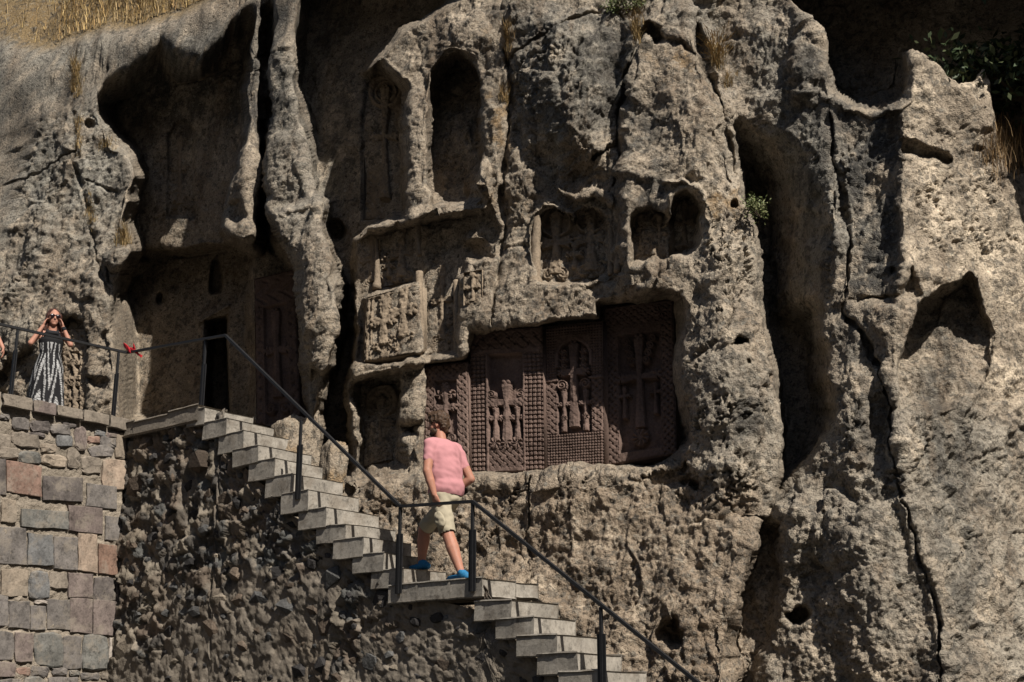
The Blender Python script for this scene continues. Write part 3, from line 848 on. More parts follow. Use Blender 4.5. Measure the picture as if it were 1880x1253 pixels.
# x0, y0, x1, y1 (upper-left and lower-right), slope, colour, roundness
BL = [
 (-160, -28, -8, 74, .2, 'm', 2), (0, 8, 128, 86, .2, 'm', 2), (134, 36, 232, 106, .2, 'p', 2), (237, 58, 345, 122, .2, 'm', 2), (350, 80, 458, 147, .2, 'm', 2), (463, 104, 544, 170, .2, 'm', 2),
 (56, 106, 128, 170, .1, 'g', 3), (130, 118, 216, 178, .08, 'd', 4), (220, 136, 304, 190, .1, 'g', 3), (270, 128, 330, 158, .1, 'd', 3), (0, 88, 46, 122, .15, 'g', 3), (118, 170, 196, 202, .1, 'd', 3),
 (50, 172, 172, 246, .12, 'm', 3), (243, 186, 312, 238, .05, 'b', 3), (323, 150, 376, 256, .05, 'p', 4), (380, 188, 434, 224, .05, 'r', 3), (436, 190, 504, 248, .1, 'g', 3), (410, 163, 460, 194, .1, 'b', 3),
 (462, 166, 516, 200, .1, 'p', 3), (384, 224, 492, 288, .05, 'g', 4), (176, 222, 246, 262, .05, 't', 3), (-20, 176, 48, 250, .1, 'm', 3), (-10, 232, 80, 292, .1, 'm', 3), (80, 250, 180, 318, .1, 'n', 4), (184, 262, 290, 330, .1, 't', 4),
 (292, 244, 345, 330, .05, 'm', 4), (345, 272, 440, 364, .08, 'm', 4), (496, 172, 548, 288, .05, 't', 3), (442, 290, 553, 424, .03, 'l', 2),
 (-40, 276, 26, 446, .1, 'd', 1), (27, 294, 178, 456, .18, 'r', 1), (183, 360, 356, 476, .06, 'd', 1), (374, 394, 504, 506, .1, 'g', 1),
 (-90, 430, 0, 562, .1, 'g', 1), (4, 458, 72, 566, .1, 't', 2), (90, 503, 294, 594, .06, 'n', 1), (296, 488, 442, 614, .1, 'p', 1), (455, 534, 554, 650, .12, 'g', 1),
 (-30, 578, 114, 746, .06, 'g', 1), (116, 608, 232, 754, .06, 'b', 2), (233, 622, 334, 770, .06, 'g', 1), (337, 606, 420, 782, .14, 'l', 1), (423, 654, 506, 792, .1, 'o', 1),
 (508, 655, 560, 690, .05, 'g', 3), (508, 692, 562, 722, .05, 'g', 3), (508, 734, 566, 772, .05, 'm', 3), (508, 773, 562, 802, .05, 'g', 3),
 (-60, 752, 0, 874, .05, 'g', 1), (5, 763, 122, 884, .04, 't', 2), (122, 774, 210, 896, .02, 'b', 3), (211, 774, 294, 854, .04, 'm', 3), (294, 780, 400, 892, .06, 'p', 1), (402, 796, 496, 904, .06, 'd', 2), (500, 814, 572, 924, .1, 'p', 1),
 (-80, 870, 36, 1010, .05, 'g', 1), (39, 898, 128, 1022, .06, 'g', 1), (131, 920, 198, 1028, .05, 'g', 1), (150, 896, 204, 918, .05, 'w', 3), (201, 894, 302, 1028, .04, 'g', 1), (303, 888, 398, 1044, .06, 'p', 1), (399, 894, 573, 1064, .1, 'p', 1),
 (-60, 1030, 58, 1160, .04, 'g', 2), (62, 1038, 142, 1170, .05, 'p', 2), (143, 1030, 270, 1187, .03, 'n', 3), (271, 1050, 354, 1196, .05, 'g', 2), (355, 1046, 465, 1205, .04, 'n', 3), (468, 1060, 566, 1206, .04, 'w', 2),
 (-60, 1164, 66, 1230, .03, 'p', 2), (70, 1188, 130, 1226, .02, 'r', 3), (136, 1182, 214, 1228, .02, 'g', 3), (226, 1190, 292, 1222, .02, 'g', 3), (300, 1200, 345, 1226, .02, 'n', 3), (350, 1210, 432, 1244, .02, 'g', 3), (436, 1212, 560, 1246, .02, 'm', 3),
 (-60, 1238, 96, 1330, .02, 'g', 2), (100, 1232, 204, 1330, .02, 'n', 3), (208, 1230, 340, 1335, .02, 'g', 2), (344, 1250, 460, 1340, .02, 'm', 2), (464, 1252, 566, 1345, .02, 'g', 2),
 (-60, 1340, 120, 1470, 0, 'g', 1), (126, 1338, 300, 1470, 0, 'p', 1), (306, 1345, 430, 1470, 0, 'g', 1), (436, 1350, 568, 1470, 0, 't', 1)]
for i, (x0, y0, x1, y1, sl, ck, rd) in enumerate(BL):
    rng = np.random.RandomState(100 + i)
    q = zq(x0, y0, x1, y1, sl)
    pts = np.array([lw(*p) for p in q])
    k = 3
    pp = subdiv_poly(pts, k)
    c = pp.mean(0)
    amp = {1: 0.006, 2: 0.012, 3: 0.016, 4: 0.02}[rd]
    size = min(np.linalg.norm(pts[0] - pts[1]), np.linalg.norm(pts[1] - pts[2]))
    for j in range(len(pp)):
        v = c - pp[j]
        if j % k == 0: pp[j] = pp[j] + v * {1: 0.0, 2: 0.035, 3: 0.10, 4: 0.18}[rd]
        pp[j] = pp[j] + (rng.rand(3) - .5) * 2 * amp * min(1, size / 0.25) - WN * 0
        pp[j] -= WN * np.dot(pp[j] - CORNER, WN)
    proud = rng.uniform(0.002, 0.020) + (0.06 if i < 6 else 0.0)
    V, F_ = block_mesh(pp + WN * proud, 0.12 + proud, -WN, 0.006 if rd < 3 else 0.014, 0.0012 * rd, i, 0.0012 * rd)
    o = newmesh('coping_stone' if i < 6 else ('block' if rd < 3 else 'stone'), V, F_, BM[ck])
    fix_normals(o); child(o, wall)

# ------------------------------------------------------------------ terrace floor between the wall, the stairs' head and the rock
tz = sz(381, 755)[1] - 0.02
tp = [CORNER - DX * 3.6 + AX * 0.3, CORNER + AX * 0.3 - WN * 0, CORNER + AX * -0.0 + DX * 0.25, stair_pt(3.12, 0.25, 0), stair_pt(3.12, 3.6, 0), CORNER + DX * 4 + AX * 3.5, CORNER - DX * 3.6 + AX * 5]
tp = [np.array([q[0], q[1], tz]) for q in tp]
terr = newmesh('terrace_floor', tp, [tuple(range(len(tp)))], gm)
structure(terr)

# ------------------------------------------------------------------ staircase
M_STEP = stone_mat('dressed_step_stone', color=(0.27, 0.244, 0.208), bump1=(35, 0.35, 0.006), bump2=(150, 0.4, 0.003), speck=0.2, vary=0.26, vscale=5, objvar=0.10, smear=((0.15, 0.125, 0.098), 0.6))
M_COPE = stone_mat('coping_stone', color=(0.21, 0.18, 0.145), bump1=(30, 0.5, 0.012), speck=0.25, vary=0.25)
stairs = empty('staircase', stair_pt(0, 0.4, 0))
tag(stairs, 'long flight of pale stone block steps climbing left from the rock foot to the terrace', 'staircase')

def step_block(s0, s1, zt, zb, e0, e1, name, mat, seed, parent=stairs, bev=0.012):
    bm = bmesh.new()
    bmesh.ops.create_cube(bm, size=1.0)
    for v in bm.verts:
        s = s0 if v.co.x < 0 else s1
        e = e0 if v.co.y < 0 else e1
        z = zb if v.co.z < 0 else zt
        v.co = Vector(stair_pt(s, e, z))
    bmesh.ops.bevel(bm, geom=bm.edges[:], offset=bev, segments=2, affect='EDGES', profile=0.6)
    bmesh.ops.subdivide_edges(bm, edges=[e for e in bm.edges if e.calc_length() > 0.15], cuts=3, use_grid_fill=True)
    rnd = random.Random(seed)
    off = Vector((rnd.random() * 90, 0, 0))
    for v in bm.verts:
        n = mnoise.noise_vector(v.co * 7 + off)
        v.co += n * 0.008 + mnoise.noise_vector(v.co * 2.3 + off) * 0.008
    bmesh.ops.recalc_face_normals(bm, faces=bm.faces)
    me = bpy.data.meshes.new(name); bm.to_mesh(me); bm.free()
    me.materials.append(mat)
    o = bpy.data.objects.new(name, me); COL.objects.link(o)
    child(o, parent)
    return o

WIDE = 0.66
# upper-left corner of each visible end face
up_px = [(353, 757), (381, 779), (409, 801), (437, 828), (465, 852), (495, 879), (526, 909), (556, 940), (588, 969), (621, 994), (656, 1022), (689, 1049)]
lo_px = [(879, 1106), (918, 1137), (958, 1169), (995, 1202), (1035, 1234)]
tops = []
for i, p in enumerate(up_px):
    s, z = sz(*p); tops.append((s, z))
zl = sz(722, 1077)[1]
lows = [sz(*p) for p in lo_px]
dr = (lows[-1][0] - lows[0][0]) / 4, (lows[-1][1] - lows[0][1]) / 4
for k in range(1, 10):
    lows.append((lows[4][0] + dr[0] * k, lows[4][1] + dr[1] * k))
allsteps = []
for i, (s, z) in enumerate(tops):
    nz = tops[i + 1][1] if i + 1 < len(tops) else zl
    ln = 0.43 if i else 0.32
    w = WIDE + [0.0, 0.05, -0.03, 0.06, -0.02, 0.03, 0.0, 0.05, 0.02, -0.03, -0.08, -0.1][i]
    step_block(s - ln, s, z, nz - 0.012, -0.055 + 0.01 * ((i * 7) % 3 - 1), w, 'step', M_STEP, i, bev=0.008)
    allsteps.append((s - ln, s, nz - 0.012))
# landing of three blocks and its paving
s_a, s_b = sz(722, 1077)[0], sz(893, 1073)[0]
cuts = [s_a, sz(773, 1080)[0], sz(834, 1076)[0], s_b]
for i in range(3):
    step_block(cuts[i + 1] + 0.004, cuts[i] - 0.004, zl, zl - 0.165, -0.06, 0.42, 'landing_block', M_STEP, 40 + i)
step_block(s_b + 0.01, s_a + 0.3, zl - 0.004, zl - 0.14, 0.424, WIDE + 0.1, 'landing_block', M_STEP, 47)
for i, (s, z) in enumerate(lows):
    w = WIDE - 0.08 + [0.05, -0.02, 0.06, 0.0, 0.04][i % 5]
    step_block(s - 0.43, s, z, z + dr[1] - 0.012, -0.055, w, 'step', M_STEP, 60 + i)
    allsteps.append((s - 0.43, s, z + dr[1] - 0.012))
# coping run from the wall corner to the head of the stairs
cpx = [(238, 772), (256, 770), (318, 764), (372, 758)]
cps = [sz(*p)[0] for p in cpx]; czt = [sz(*p)[1] for p in cpx]
cz = float(np.mean(czt))
for i in range(3):
    step_block(cps[i + 1] + 0.014, cps[i] - 0.014, cz + (0.0, -0.015, 0.012)[i], cz - 0.17, -0.07, 0.35, 'coping_stone', M_COPE, 80 + i, bev=0.02)

# ------------------------------------------------------------------ rubble wall below the stairs
rub = empty('rubble_wall', stair_pt(1.0, 0.2, 0))
tag(rub, 'rough wall of dark fieldstones in smeared mortar carrying the staircase', 'wall')
M_RMORT = stone_mat('smeared_mortar', attr='tint', bump1=(30, 0.6, 0.016), bump2=(120, 0.5, 0.004), speck=0.22, vary=0.3)
prof = sorted([(s_ - 0.0, zb) for (s_0, s_, zb) in allsteps] + [(s_a - 0.05, zl - 0.15), (s_b, zl - 0.15)])
pS = np.array([q[0] for q in prof]); pZ = np.array([q[1] for q in prof])
pS = np.concatenate([pS, [CS - 1.9, CS + 0.1]]); pZ = np.concatenate([pZ, [cz - 0.16, cz - 0.16]])
o_ = np.argsort(pS); pS, pZ = pS[o_], pZ[o_]
ds = 0.020
gs = np.arange(-5.2, CS + 0.02, ds); tt = np.linspace(0, 1, 215)
topz = np.interp(gs, pS, pZ) + 0.10
SS, TT = np.meshgrid(gs, tt)
ZZ = TT * topz[None, :]
sx = SS.astype(np.float32); zz = ZZ.astype(np.float32)
lump = billow(sx * 4.2, zz * 4.2, sx * 0 + 1, 4, 0.58)
fb = fbm(sx * 2.0, zz * 2.0, sx * 0 + 7, 4, 0.55)
fr = fbm(sx * 13, zz * 13, sx * 0 + 2, 3, 0.6)
wd, ws, wi, ox, oy = worley2(sx * 4.6 + 0.3 * fb, zz * 5.6 + 0.3 * fr * 0.3, 5, True)
wd2, ws2, wi2, ox2, oy2 = worley2(sx * 11 + 0.2 * fr, zz * 12, 9, True)
cell = smooth(0.02, 0.10, ws - wd + 0.05 * fr)
cell2 = smooth(0.02, 0.12, ws2 - wd2)
smear = np.clip(smooth(-0.25, 0.35, fbm(sx * 0.9 + 3, zz * 0.9, sx * 0 + 4, 3) + 0.75 - 0.75 * (zz - 1.7)), 0, 1)
ra = 1.0 - 0.72 * smear
tilt = 0.20 * ((wi * 7.3 % 1 - 0.5) * ox + (wi * 13.7 % 1 - 0.5) * oy) + 0.10 * ((wi2 * 7.3 % 1 - 0.5) * ox2 + (wi2 * 11.7 % 1 - 0.5) * oy2)
hh = (0.075 * (wi - 0.45) * cell + 0.030 * (wi2 - 0.5) * cell2 + tilt * 0.6 + 0.010 * fr - 0.03 * (1 - cell)) * ra + 0.028 * fb + 0.006 * fr
hh = np.clip(hh, -0.11, 0.085)
# under the step ends the face is set back
MP = P0 * np.array([1, 1, 0]) + SS[..., None] * AX + (-hh)[..., None] * DX + np.array([0, 0, 1]) * ZZ[..., None]
tc = np.zeros(SS.shape + (3,)) + np.array([0.180, 0.153, 0.122])
vis_ = cell * (1 - smear) + 0.25 * cell * smear * (wi > 0.8)
pal = np.array([[0.060, 0.055, 0.050], [0.095, 0.086, 0.076], [0.150, 0.120, 0.092], [0.125, 0.095, 0.072], [0.21, 0.178, 0.138], [0.075, 0.078, 0.076]])
sc_ = pal[(wi * 977).astype(int) % 6]
tc = tc * (1 - 0.85 * vis_[..., None]) + sc_ * 0.85 * vis_[..., None]
ye = smooth(0.1, 0.8, fbm(sx * 1.5 + 9, zz * 1.5, sx * 0, 3))
tc = tc * (1 - 0.5 * ye[..., None]) + np.array([0.155, 0.12, 0.086]) * 0.5 * ye[..., None]
o = newmesh('mortar_face', MP.reshape(-1, 3), gridfaces(*SS.shape), M_RMORT, True, colors=tc.reshape(-1, 3).astype(np.float32))
child(o, rub)
# back body so that no light leaks under the steps
# loose-looking fieldstones set in the mortar
M_BAS = [stone_mat('fieldstone_%s' % n, color=c, bump1=(22, 0.8, 0.02), bump2=(100, 0.6, 0.005), speck=0.3, objvar=0.25) for n, c in (('black', (0.036, 0.033, 0.032)), ('grey', (0.08, 0.078, 0.075)), ('brown', (0.105, 0.08, 0.06)), ('pale', (0.21, 0.175, 0.135)))]
stone_meshes = []
for k in range(9):
    bm = bmesh.new()
    bmesh.ops.create_icosphere(bm, subdivisions=1, radius=1.0)
    rnd = random.Random(k)
    off = Vector((k * 7.3, 1.1, 2.2))
    for v in bm.verts:
        n = v.co.normalized()
        b = max(abs(n.x), abs(n.y), abs(n.z))
        v.co = n * (0.72 / b * 0.55 + 0.5) * (1 + 0.28 * mnoise.noise(n * 1.6 + off))
    me = bpy.data.meshes.new('stone'); bm.to_mesh(me); bm.free()
    stone_meshes.append(me)
rnd = random.Random(11)
placed = []
tries = 0
while len(placed) < 210 and tries < 9000:
    tries += 1
    s = rnd.uniform(-2.2, CS - 0.1)
    zt = float(np.interp(s, pS, pZ))
    z = rnd.uniform(1.55, zt - 0.02)
    sm = float(fbm(np.float32(s * 0.8 + 3), np.float32(z * 0.8), np.float32(4), 2)) + 0.9 - 0.9 * (z - 1.7)
    if rnd.random() < max(0, min(0.92, sm + 0.35)) : continue
    r = rnd.choice([0.04, 0.05, 0.06, 0.07, 0.09, 0.11, 0.14, 0.17])
    if s > 3.2: r *= 1.15
    if any((s - a) ** 2 + (z - b) ** 2 < ((r + c) * 1.02) ** 2 for a, b, c in placed): continue
    placed.append((s, z, r))
for i, (s, z, r) in enumerate(placed):
    me = stone_meshes[i % 9]
    if not me.materials:
        me.materials.append(M_BAS[0])
    o = bpy.data.objects.new('stone', me); COL.objects.link(o)
    j = int(round((s - gs[0]) / ds)); zt = topz[min(j, len(gs) - 1)]
    row = min(214, int(z / zt * 214))
    hloc = hh[row, min(j, len(gs) - 1)]
    o.location = tuple(stair_pt(s, -hloc + r * 0.34 - 0.004, z))
    o.rotation_euler = (rnd.uniform(-.5, .5), rnd.uniform(-.5, .5), math.atan2(AX[1], AX[0]) + rnd.choice([0, pi]) + rnd.uniform(-.3, .3))
    o.scale = (r * rnd.uniform(1.0, 1.35), r * rnd.uniform(.5, .65), r * rnd.uniform(.7, 1.0))
    o.material_slots[0].link = 'OBJECT'
    o.material_slots[0].material = M_BAS[rnd.choice([0, 0, 0, 1, 1, 2, 2, 3] if z < 4.2 else [1, 2, 2, 2, 0, 3])]
    child(o, rub)
# ------------------------------------------------------------------ carved stones
class Relief:
    """height map in metres over a slab w x h, with a part id for each cell"""
    def __init__(s, w, h, res=0.009):
        s.w, s.h = w, h
        s.nc, s.nr = max(24, int(w / res)), max(24, int(h / res))
        s.x, s.y = np.meshgrid(np.linspace(0, w, s.nc), np.linspace(0, h, s.nr))
        s.H = np.zeros_like(s.x); s.part = np.zeros(s.x.shape, int)
    def box(s, x0, y0, x1, y1):
        return (s.x > x0 * s.w) & (s.x < x1 * s.w) & (s.y > y0 * s.h) & (s.y < y1 * s.h)
    def lattice(s, m, p, d=0.022, kind=0):
        u, v = s.x / p, s.y / p
        if kind == 0:      # drilled star lattice
            a = np.abs(np.sin(pi * u)) * np.abs(np.sin(pi * v)); b = np.abs(np.sin(pi * (u + v))) * np.abs(np.sin(pi * (u - v)))
            g = np.maximum(smooth(0.5, 0.75, a), 0.6 * smooth(0.55, 0.8, b))
        elif kind == 1:    # braided strands
            a = np.abs(np.sin(pi * (u + v) * 0.5)); b = np.abs(np.sin(pi * (u - v) * 0.5))
            over = (np.floor((u + v) / 2) + np.floor((u - v) / 2)) % 2
            g = 1 - np.where(over > 0.5, np.maximum(smooth(0.25, 0.7, a), 0.75 * smooth(0.4, 0.8, b)), np.maximum(0.75 * smooth(0.4, 0.8, a), smooth(0.25, 0.7, b)))
        else:              # rope of slanting leaves
            g = 1 - smooth(0.15, 0.75, np.abs(np.sin(pi * (u * 0.5 + np.abs((v * 0.7) % 2 - 1)))))
        s.H[m] -= d * g[m]
    def sink(s, m, d): s.H[m] -= d
    def cross(s, cx, y0, y1, ya, wa, t0=0.06, t1=0.10, hgt=0.035, knob=0.0, pid=2, base=True):
        """flared cross: stem from y0 to y1, arms at ya with half width wa (fractions of the slab)"""
        X = (s.x - cx * s.w); Y = s.y
        Y0, Y1, YA, WA = y0 * s.h, y1 * s.h, ya * s.h, wa * s.w
        f = np.abs(Y - YA) / np.where(Y > YA, Y1 - YA, YA - Y0)
        half = (t0 + (t1 - t0) * np.clip(f, 0, 1) ** 1.6) * s.w
        stem = (np.abs(X) < half) & (Y > Y0) & (Y < Y1)
        fa = np.abs(X) / WA
        arm = (np.abs(Y - YA) < (t0 + (t1 - t0) * np.clip(fa, 0, 1) ** 1.6) * s.w) & (np.abs(X) < WA)
        m = stem | arm
        ridge = np.clip(1 - np.abs(X) / (half + 1e-6), 0, 1) * stem
        s.H[m] = np.maximum(s.H[m], (hgt - 0.03) + 0.012 * ridge[m])
        if knob:
            for (kx, ky) in ((WA, YA), (-WA, YA), (half.max() * 0.0, Y1)):
                for dx, dy in ((0, 0), (knob, knob), (-knob, knob), (knob, -knob), (-knob, -knob)):
                    d = np.hypot(X - kx - dx, Y - ky - dy)
                    k = d < knob * 0.85
                    s.H[k] = np.maximum(s.H[k], hgt - 0.03 + 0.01 * (1 - (d[k] / knob) ** 2)); m = m | k
        s.part[m] = pid
        return m
    def ring(s, cx, cy, r, t, h):
        d = np.hypot(s.x - cx * s.w, s.y - cy * s.h)
        m = np.abs(d - r) < t
        s.H[m] = np.maximum(s.H[m], h * (1 - (np.abs(d[m] - r) / t) ** 2) - 0.015)
    def scroll(s, cx, cy, r, h=0.02, turns=2.2, sgn=1):
        X = (s.x - cx * s.w) * sgn; Y = s.y - cy * s.h
        d = np.hypot(X, Y); a = np.arctan2(Y, X)
        g = np.abs(np.sin(pi * (turns * d / r) - a * 0.5))
        m = d < r
        s.H[m] = np.maximum(s.H[m], -0.03 + h * (0.4 + 1.0 * g[m]))
    def rosette(s, cx, cy, r, n=8, h=0.02):
        X = s.x - cx * s.w; Y = s.y - cy * s.h
        d = np.hypot(X, Y); a = np.arctan2(Y, X)
        m = d < r
        s.H[m] = np.maximum(s.H[m], -0.02 + h * (0.7 + 0.5 * np.cos(a * n + 3 * d / r) * smooth(0.1, 0.5, d / r))[m])

def relief_object(name, R, bl, br, tl, tr, mat, names, parent=None, thick=0.14, erode=0.004, seed=0, split=True):
    """build the slab from its four corners; parts are split by id; returns the root"""
    bl, br, tl, tr = map(np.asarray, (bl, br, tl, tr))
    u = np.linspace(0, 1, R.nc)[None, :, None]; v = np.linspace(0, 1, R.nr)[:, None, None]
    base = (bl * (1 - u) + br * u) * (1 - v) + (tl * (1 - u) + tr * u) * v
    n = np.cross(br - bl, tl - bl); n /= np.linalg.norm(n)
    if n @ (CAMP - bl) < 0: n = -n
    H = R.H + erode * 1.6 * fbm(R.x * 14 + seed, R.y * 14, R.x * 0 + seed, 3, 0.6) + erode * 3 * np.minimum(0, fbm(R.x * 3 + seed, R.y * 3, R.x * 0 + 2 * seed, 2))
    edge = np.minimum(np.minimum(R.x, R.w - R.x), np.minimum(R.y, R.h - R.y))
    H = H - 0.02 * (1 - smooth(0, 0.025, edge))
    P = base + n * H[..., None]
    faces = gridfaces(R.nr, R.nc)
    pid = R.part[:-1, :-1].ravel()
    org = (bl + br) / 2
    if parent is None:
        root = empty(name, org)
    else:
        root = None
    V = P.reshape(-1, 3)
    made = []
    for k in sorted(set(pid.tolist())) if split else [0]:
        f = faces[pid == k] if split else faces
        used, inv = np.unique(f, return_inverse=True)
        vv_ = V[used]; ff = inv.reshape(-1, 4)
        if k == 0:
            # sides and back of the slab
            nb = len(vv_)
            ring = [bl, br, tr, tl]
            ext = [q - n * 0.012 for q in ring] + [q - n * thick for q in ring]
            vv_ = np.concatenate([vv_, ext])
            side = np.array([[nb + i, nb + (i + 1) % 4, nb + 4 + (i + 1) % 4, nb + 4 + i] for i in range(4)] + [[nb + 7, nb + 6, nb + 5, nb + 4]])
            ff = np.concatenate([ff, side])
        o = newmesh(names.get(k, 'carving'), vv_, ff, mat, True)
        child(o, root if root is not None else parent)
        made.append(o)
    return root if root is not None else made

def slab(name, px, w, R_fn, mat, names, label=None, cat='carved slab', parent=None, res=0.009, thick=0.14, erode=0.004, seed=0, group=None, tilt=0.0):
    """px: bl, br, tl, tr in photo pixels, all at relief w"""
    ws = w if hasattr(w, '__len__') else (w,) * 4
    c = [on_cliff(x_, y_, w_) for (x_, y_), w_ in zip(px, ws)]
    # make it a true rectangle: level foot, right angle kept in its own plane
    W_ = np.linalg.norm(c[1] - c[0]); H_ = np.linalg.norm(c[2] - c[0])
    R = Relief(W_, H_, res)
    R_fn(R)
    o = relief_object(name, R, *c, mat, names, parent, thick, erode, seed)
    if label: tag(o, label, cat, group)
    return o

PN = {0: 'slab_body', 1: 'border', 2: 'carved_cross', 3: 'base_panel', 4: 'small_cross'}

def k_far_left(R):            # braided border, leafy cross on a tall stem
    m = ~R.box(0.24, 0.10, 0.76, 0.86); R.part[m] = 1
    R.lattice(m, R.w / 13, 0.020, 1)
    f = R.box(0.26, 0.10, 0.75, 0.85); R.sink(f, 0.055)
    R.cross(0.5, 0.38, 0.80, 0.60, 0.20, 0.05, 0.085, 0.04, R.w * 0.035)
    for sx_ in (-1, 1):
        R.rosette(0.5 + sx_ * 0.13, 0.72, R.w * 0.10, 5, 0.03)
        R.scroll(0.5 + sx_ * 0.14, 0.22, R.w * 0.11, 0.03, 2.0, sx_); R.scroll(0.5 + sx_ * 0.13, 0.33, R.w * 0.09, 0.03, 2.0, sx_)

def k_star(R):                # star-lattice borders, three crosses in a sunk field
    b = ~R.box(0.26, 0.0, 0.72, 0.815); R.part[b] = 1
    top = R.box(0, 0.84, 1, 1); side = R.box(0, 0, 0.235, 0.82) | R.box(0.745, 0, 1, 0.82)
    R.lattice(side, R.w / 17, 0.026, 0); R.lattice(top & R.box(0, 0.85, 1, 0.965), R.w / 11, 0.030, 1)
    f = R.box(0.245, 0.20, 0.735, 0.815); R.sink(f, 0.085)
    foot = R.box(0.25, 0.035, 0.73, 0.2); R.part[foot] = 3; R.lattice(foot, R.w / 20, 0.022, 1)
    R.cross(0.50, 0.19, 0.60, 0.475, 0.22, 0.034, 0.062, 0.03, R.w * 0.03)
    R.cross(0.345, 0.22, 0.44, 0.37, 0.085, 0.022, 0.045, 0.02, R.w * 0.018, pid=4); R.cross(0.645, 0.22, 0.44, 0.37, 0.075, 0.022, 0.045, 0.02, R.w * 0.018, pid=4)
    for cx in (0.345, 0.50, 0.645): R.rosette(cx, 0.20, R.w * 0.075, 7, 0.03)
    R.scroll(0.30, 0.53, R.w * 0.06, 0.03); R.scroll(0.7, 0.53, R.w * 0.06, 0.03, 2, -1)
    R.H[R.box(0.225, 0, 0.25, 0.815)] = 0.012; R.H[R.box(0.73, 0, 0.748, 0.815)] = 0.006

def k_arch(R):                # arched upper field, tall stem and two thin crosses below
    R.part[:] = 1
    m = np.ones_like(R.H, bool)
    field = R.box(0.22, 0.24, 0.78, 0.93)
    low = R.box(0, 0, 1, 0.24); R.part[low] = 3
    R.lattice(low, R.w / 21, 0.020, 0)
    R.lattice(m & ~field & ~low & R.box(0, 0.24, 1, 0.60), R.w / 17, 0.020, 1)
    R.lattice(m & ~field & R.box(0, 0.60, 1, 1), R.w / 20, 0.018, 0)
    a = np.hypot((R.x - 0.5 * R.w) / (0.30 * R.w), np.clip(R.y - 0.76 * R.h, 0, None) / (0.14 * R.h)) < 1
    a &= R.y > 0.52 * R.h
    col = R.box(0.21, 0.235, 0.80, 0.56)
    R.part[a | col] = 0
    R.H[a | col] = -0.075
    R.cross(0.5, 0.28, 0.86, 0.66, 0.22, 0.05, 0.085, 0.03, R.w * 0.03)
    for cx in (0.325, 0.695):
        R.cross(cx, 0.25, 0.53, 0.44, 0.075, 0.028, 0.045, 0.025, R.w * 0.02, pid=4); R.rosette(cx, 0.345, R.w * 0.05, 8, 0.03)
    d_ = np.abs(np.hypot((R.x - 0.5 * R.w) / (0.29 * R.w), np.clip(R.y - 0.76 * R.h, 0, None) / (0.135 * R.h)) - 1); e_ = (d_ < 0.09) & (R.y > 0.70 * R.h); R.H[e_] = 0.004
    for sx_ in (-1, 1):
        for q_ in range(3): R.rosette(0.5 + sx_ * 0.17, 0.70 + 0.05 * q_, R.w * 0.06, 5, 0.03)
    R.H[R.box(0.0, 0.60, 0.24, 0.615) | R.box(0.76, 0.60, 1.0, 0.615)] = 0.015
    for sx_ in (-1, 1): R.scroll(0.5 + sx_ * 0.2, 0.57, R.w * 0.09, 0.035, 2, sx_)

def k_big(R):                 # large slab deep in shade
    b = R.box(0, 0, 0.19, 0.85) | R.box(0.81, 0, 1, 0.85); R.part[b] = 1
    R.lattice(b, R.w / 20, 0.022, 1)
    R.lattice(R.box(0.02, 0.86, 0.98, 0.98), R.w / 20, 0.016, 1)
    f = R.box(0.205, 0.06, 0.795, 0.80); R.sink(f, 0.07)
    R.cross(0.5, 0.20, 0.77, 0.52, 0.26, 0.038, 0.075, 0.035, R.w * 0.035)
    R.cross(0.28, 0.27, 0.46, 0.41, 0.06, 0.02, 0.035, 0.025, R.w * 0.015, pid=4); R.cross(0.72, 0.27, 0.46, 0.41, 0.06, 0.02, 0.035, 0.025, R.w * 0.015, pid=4)
    R.rosette(0.5, 0.14, R.w * 0.12, 9, 0.03)
    R.rosette(0.82, 0.92, R.w * 0.09, 8, 0.03)
    for sx_ in (-1, 1):
        for q_ in range(4): R.scroll(0.5 + sx_ * (0.10 + 0.03 * q_), 0.62 + 0.045 * q_, R.w * 0.06, 0.03, 2, sx_)

def k_tall(R):                # tall reddish slab at the stairs' head
    b = R.box(0, 0, 0.2, 0.80) | R.box(0.8, 0, 1, 0.80); R.part[b] = 1
    R.lattice(b, R.w / 8, 0.022, 1); R.lattice(R.box(0, 0.81, 1, 0.97), R.w / 6, 0.02, 2)
    R.sink(R.box(0.22, 0.04, 0.78, 0.79), 0.05)
    R.cross(0.5, 0.2, 0.75, 0.5, 0.24, 0.06, 0.11, 0.03, R.w * 0.04)
    R.scroll(0.34, 0.13, R.w * 0.12, 0.03, 2, -1); R.scroll(0.66, 0.13, R.w * 0.12, 0.03, 2, 1)

def k_terrace(R):             # weathered slab beside the woman
    b = R.box(0, 0, 0.30, 0.76) | R.box(0.72, 0, 1, 0.76); R.part[b] = 1
    R.lattice(b, R.w / 6, 0.030, 1); R.lattice(R.box(0, 0.77, 1, 1), R.w / 5, 0.03, 1)
    R.sink(R.box(0.31, 0.06, 0.71, 0.75), 0.06)
    R.cross(0.51, 0.12, 0.70, 0.47, 0.17, 0.05, 0.09, 0.04, R.w * 0.04)
    R.cross(0.51, 0.06, 0.34, 0.25, 0.13, 0.04, 0.07, 0.03, R.w * 0.035, pid=4)
    for sx_ in (-1, 1): R.scroll(0.51 + sx_ * 0.12, 0.62, R.w * 0.10, 0.04, 2, sx_); R.scroll(0.51 + sx_ * 0.12, 0.40, R.w * 0.09, 0.04, 2, sx_)

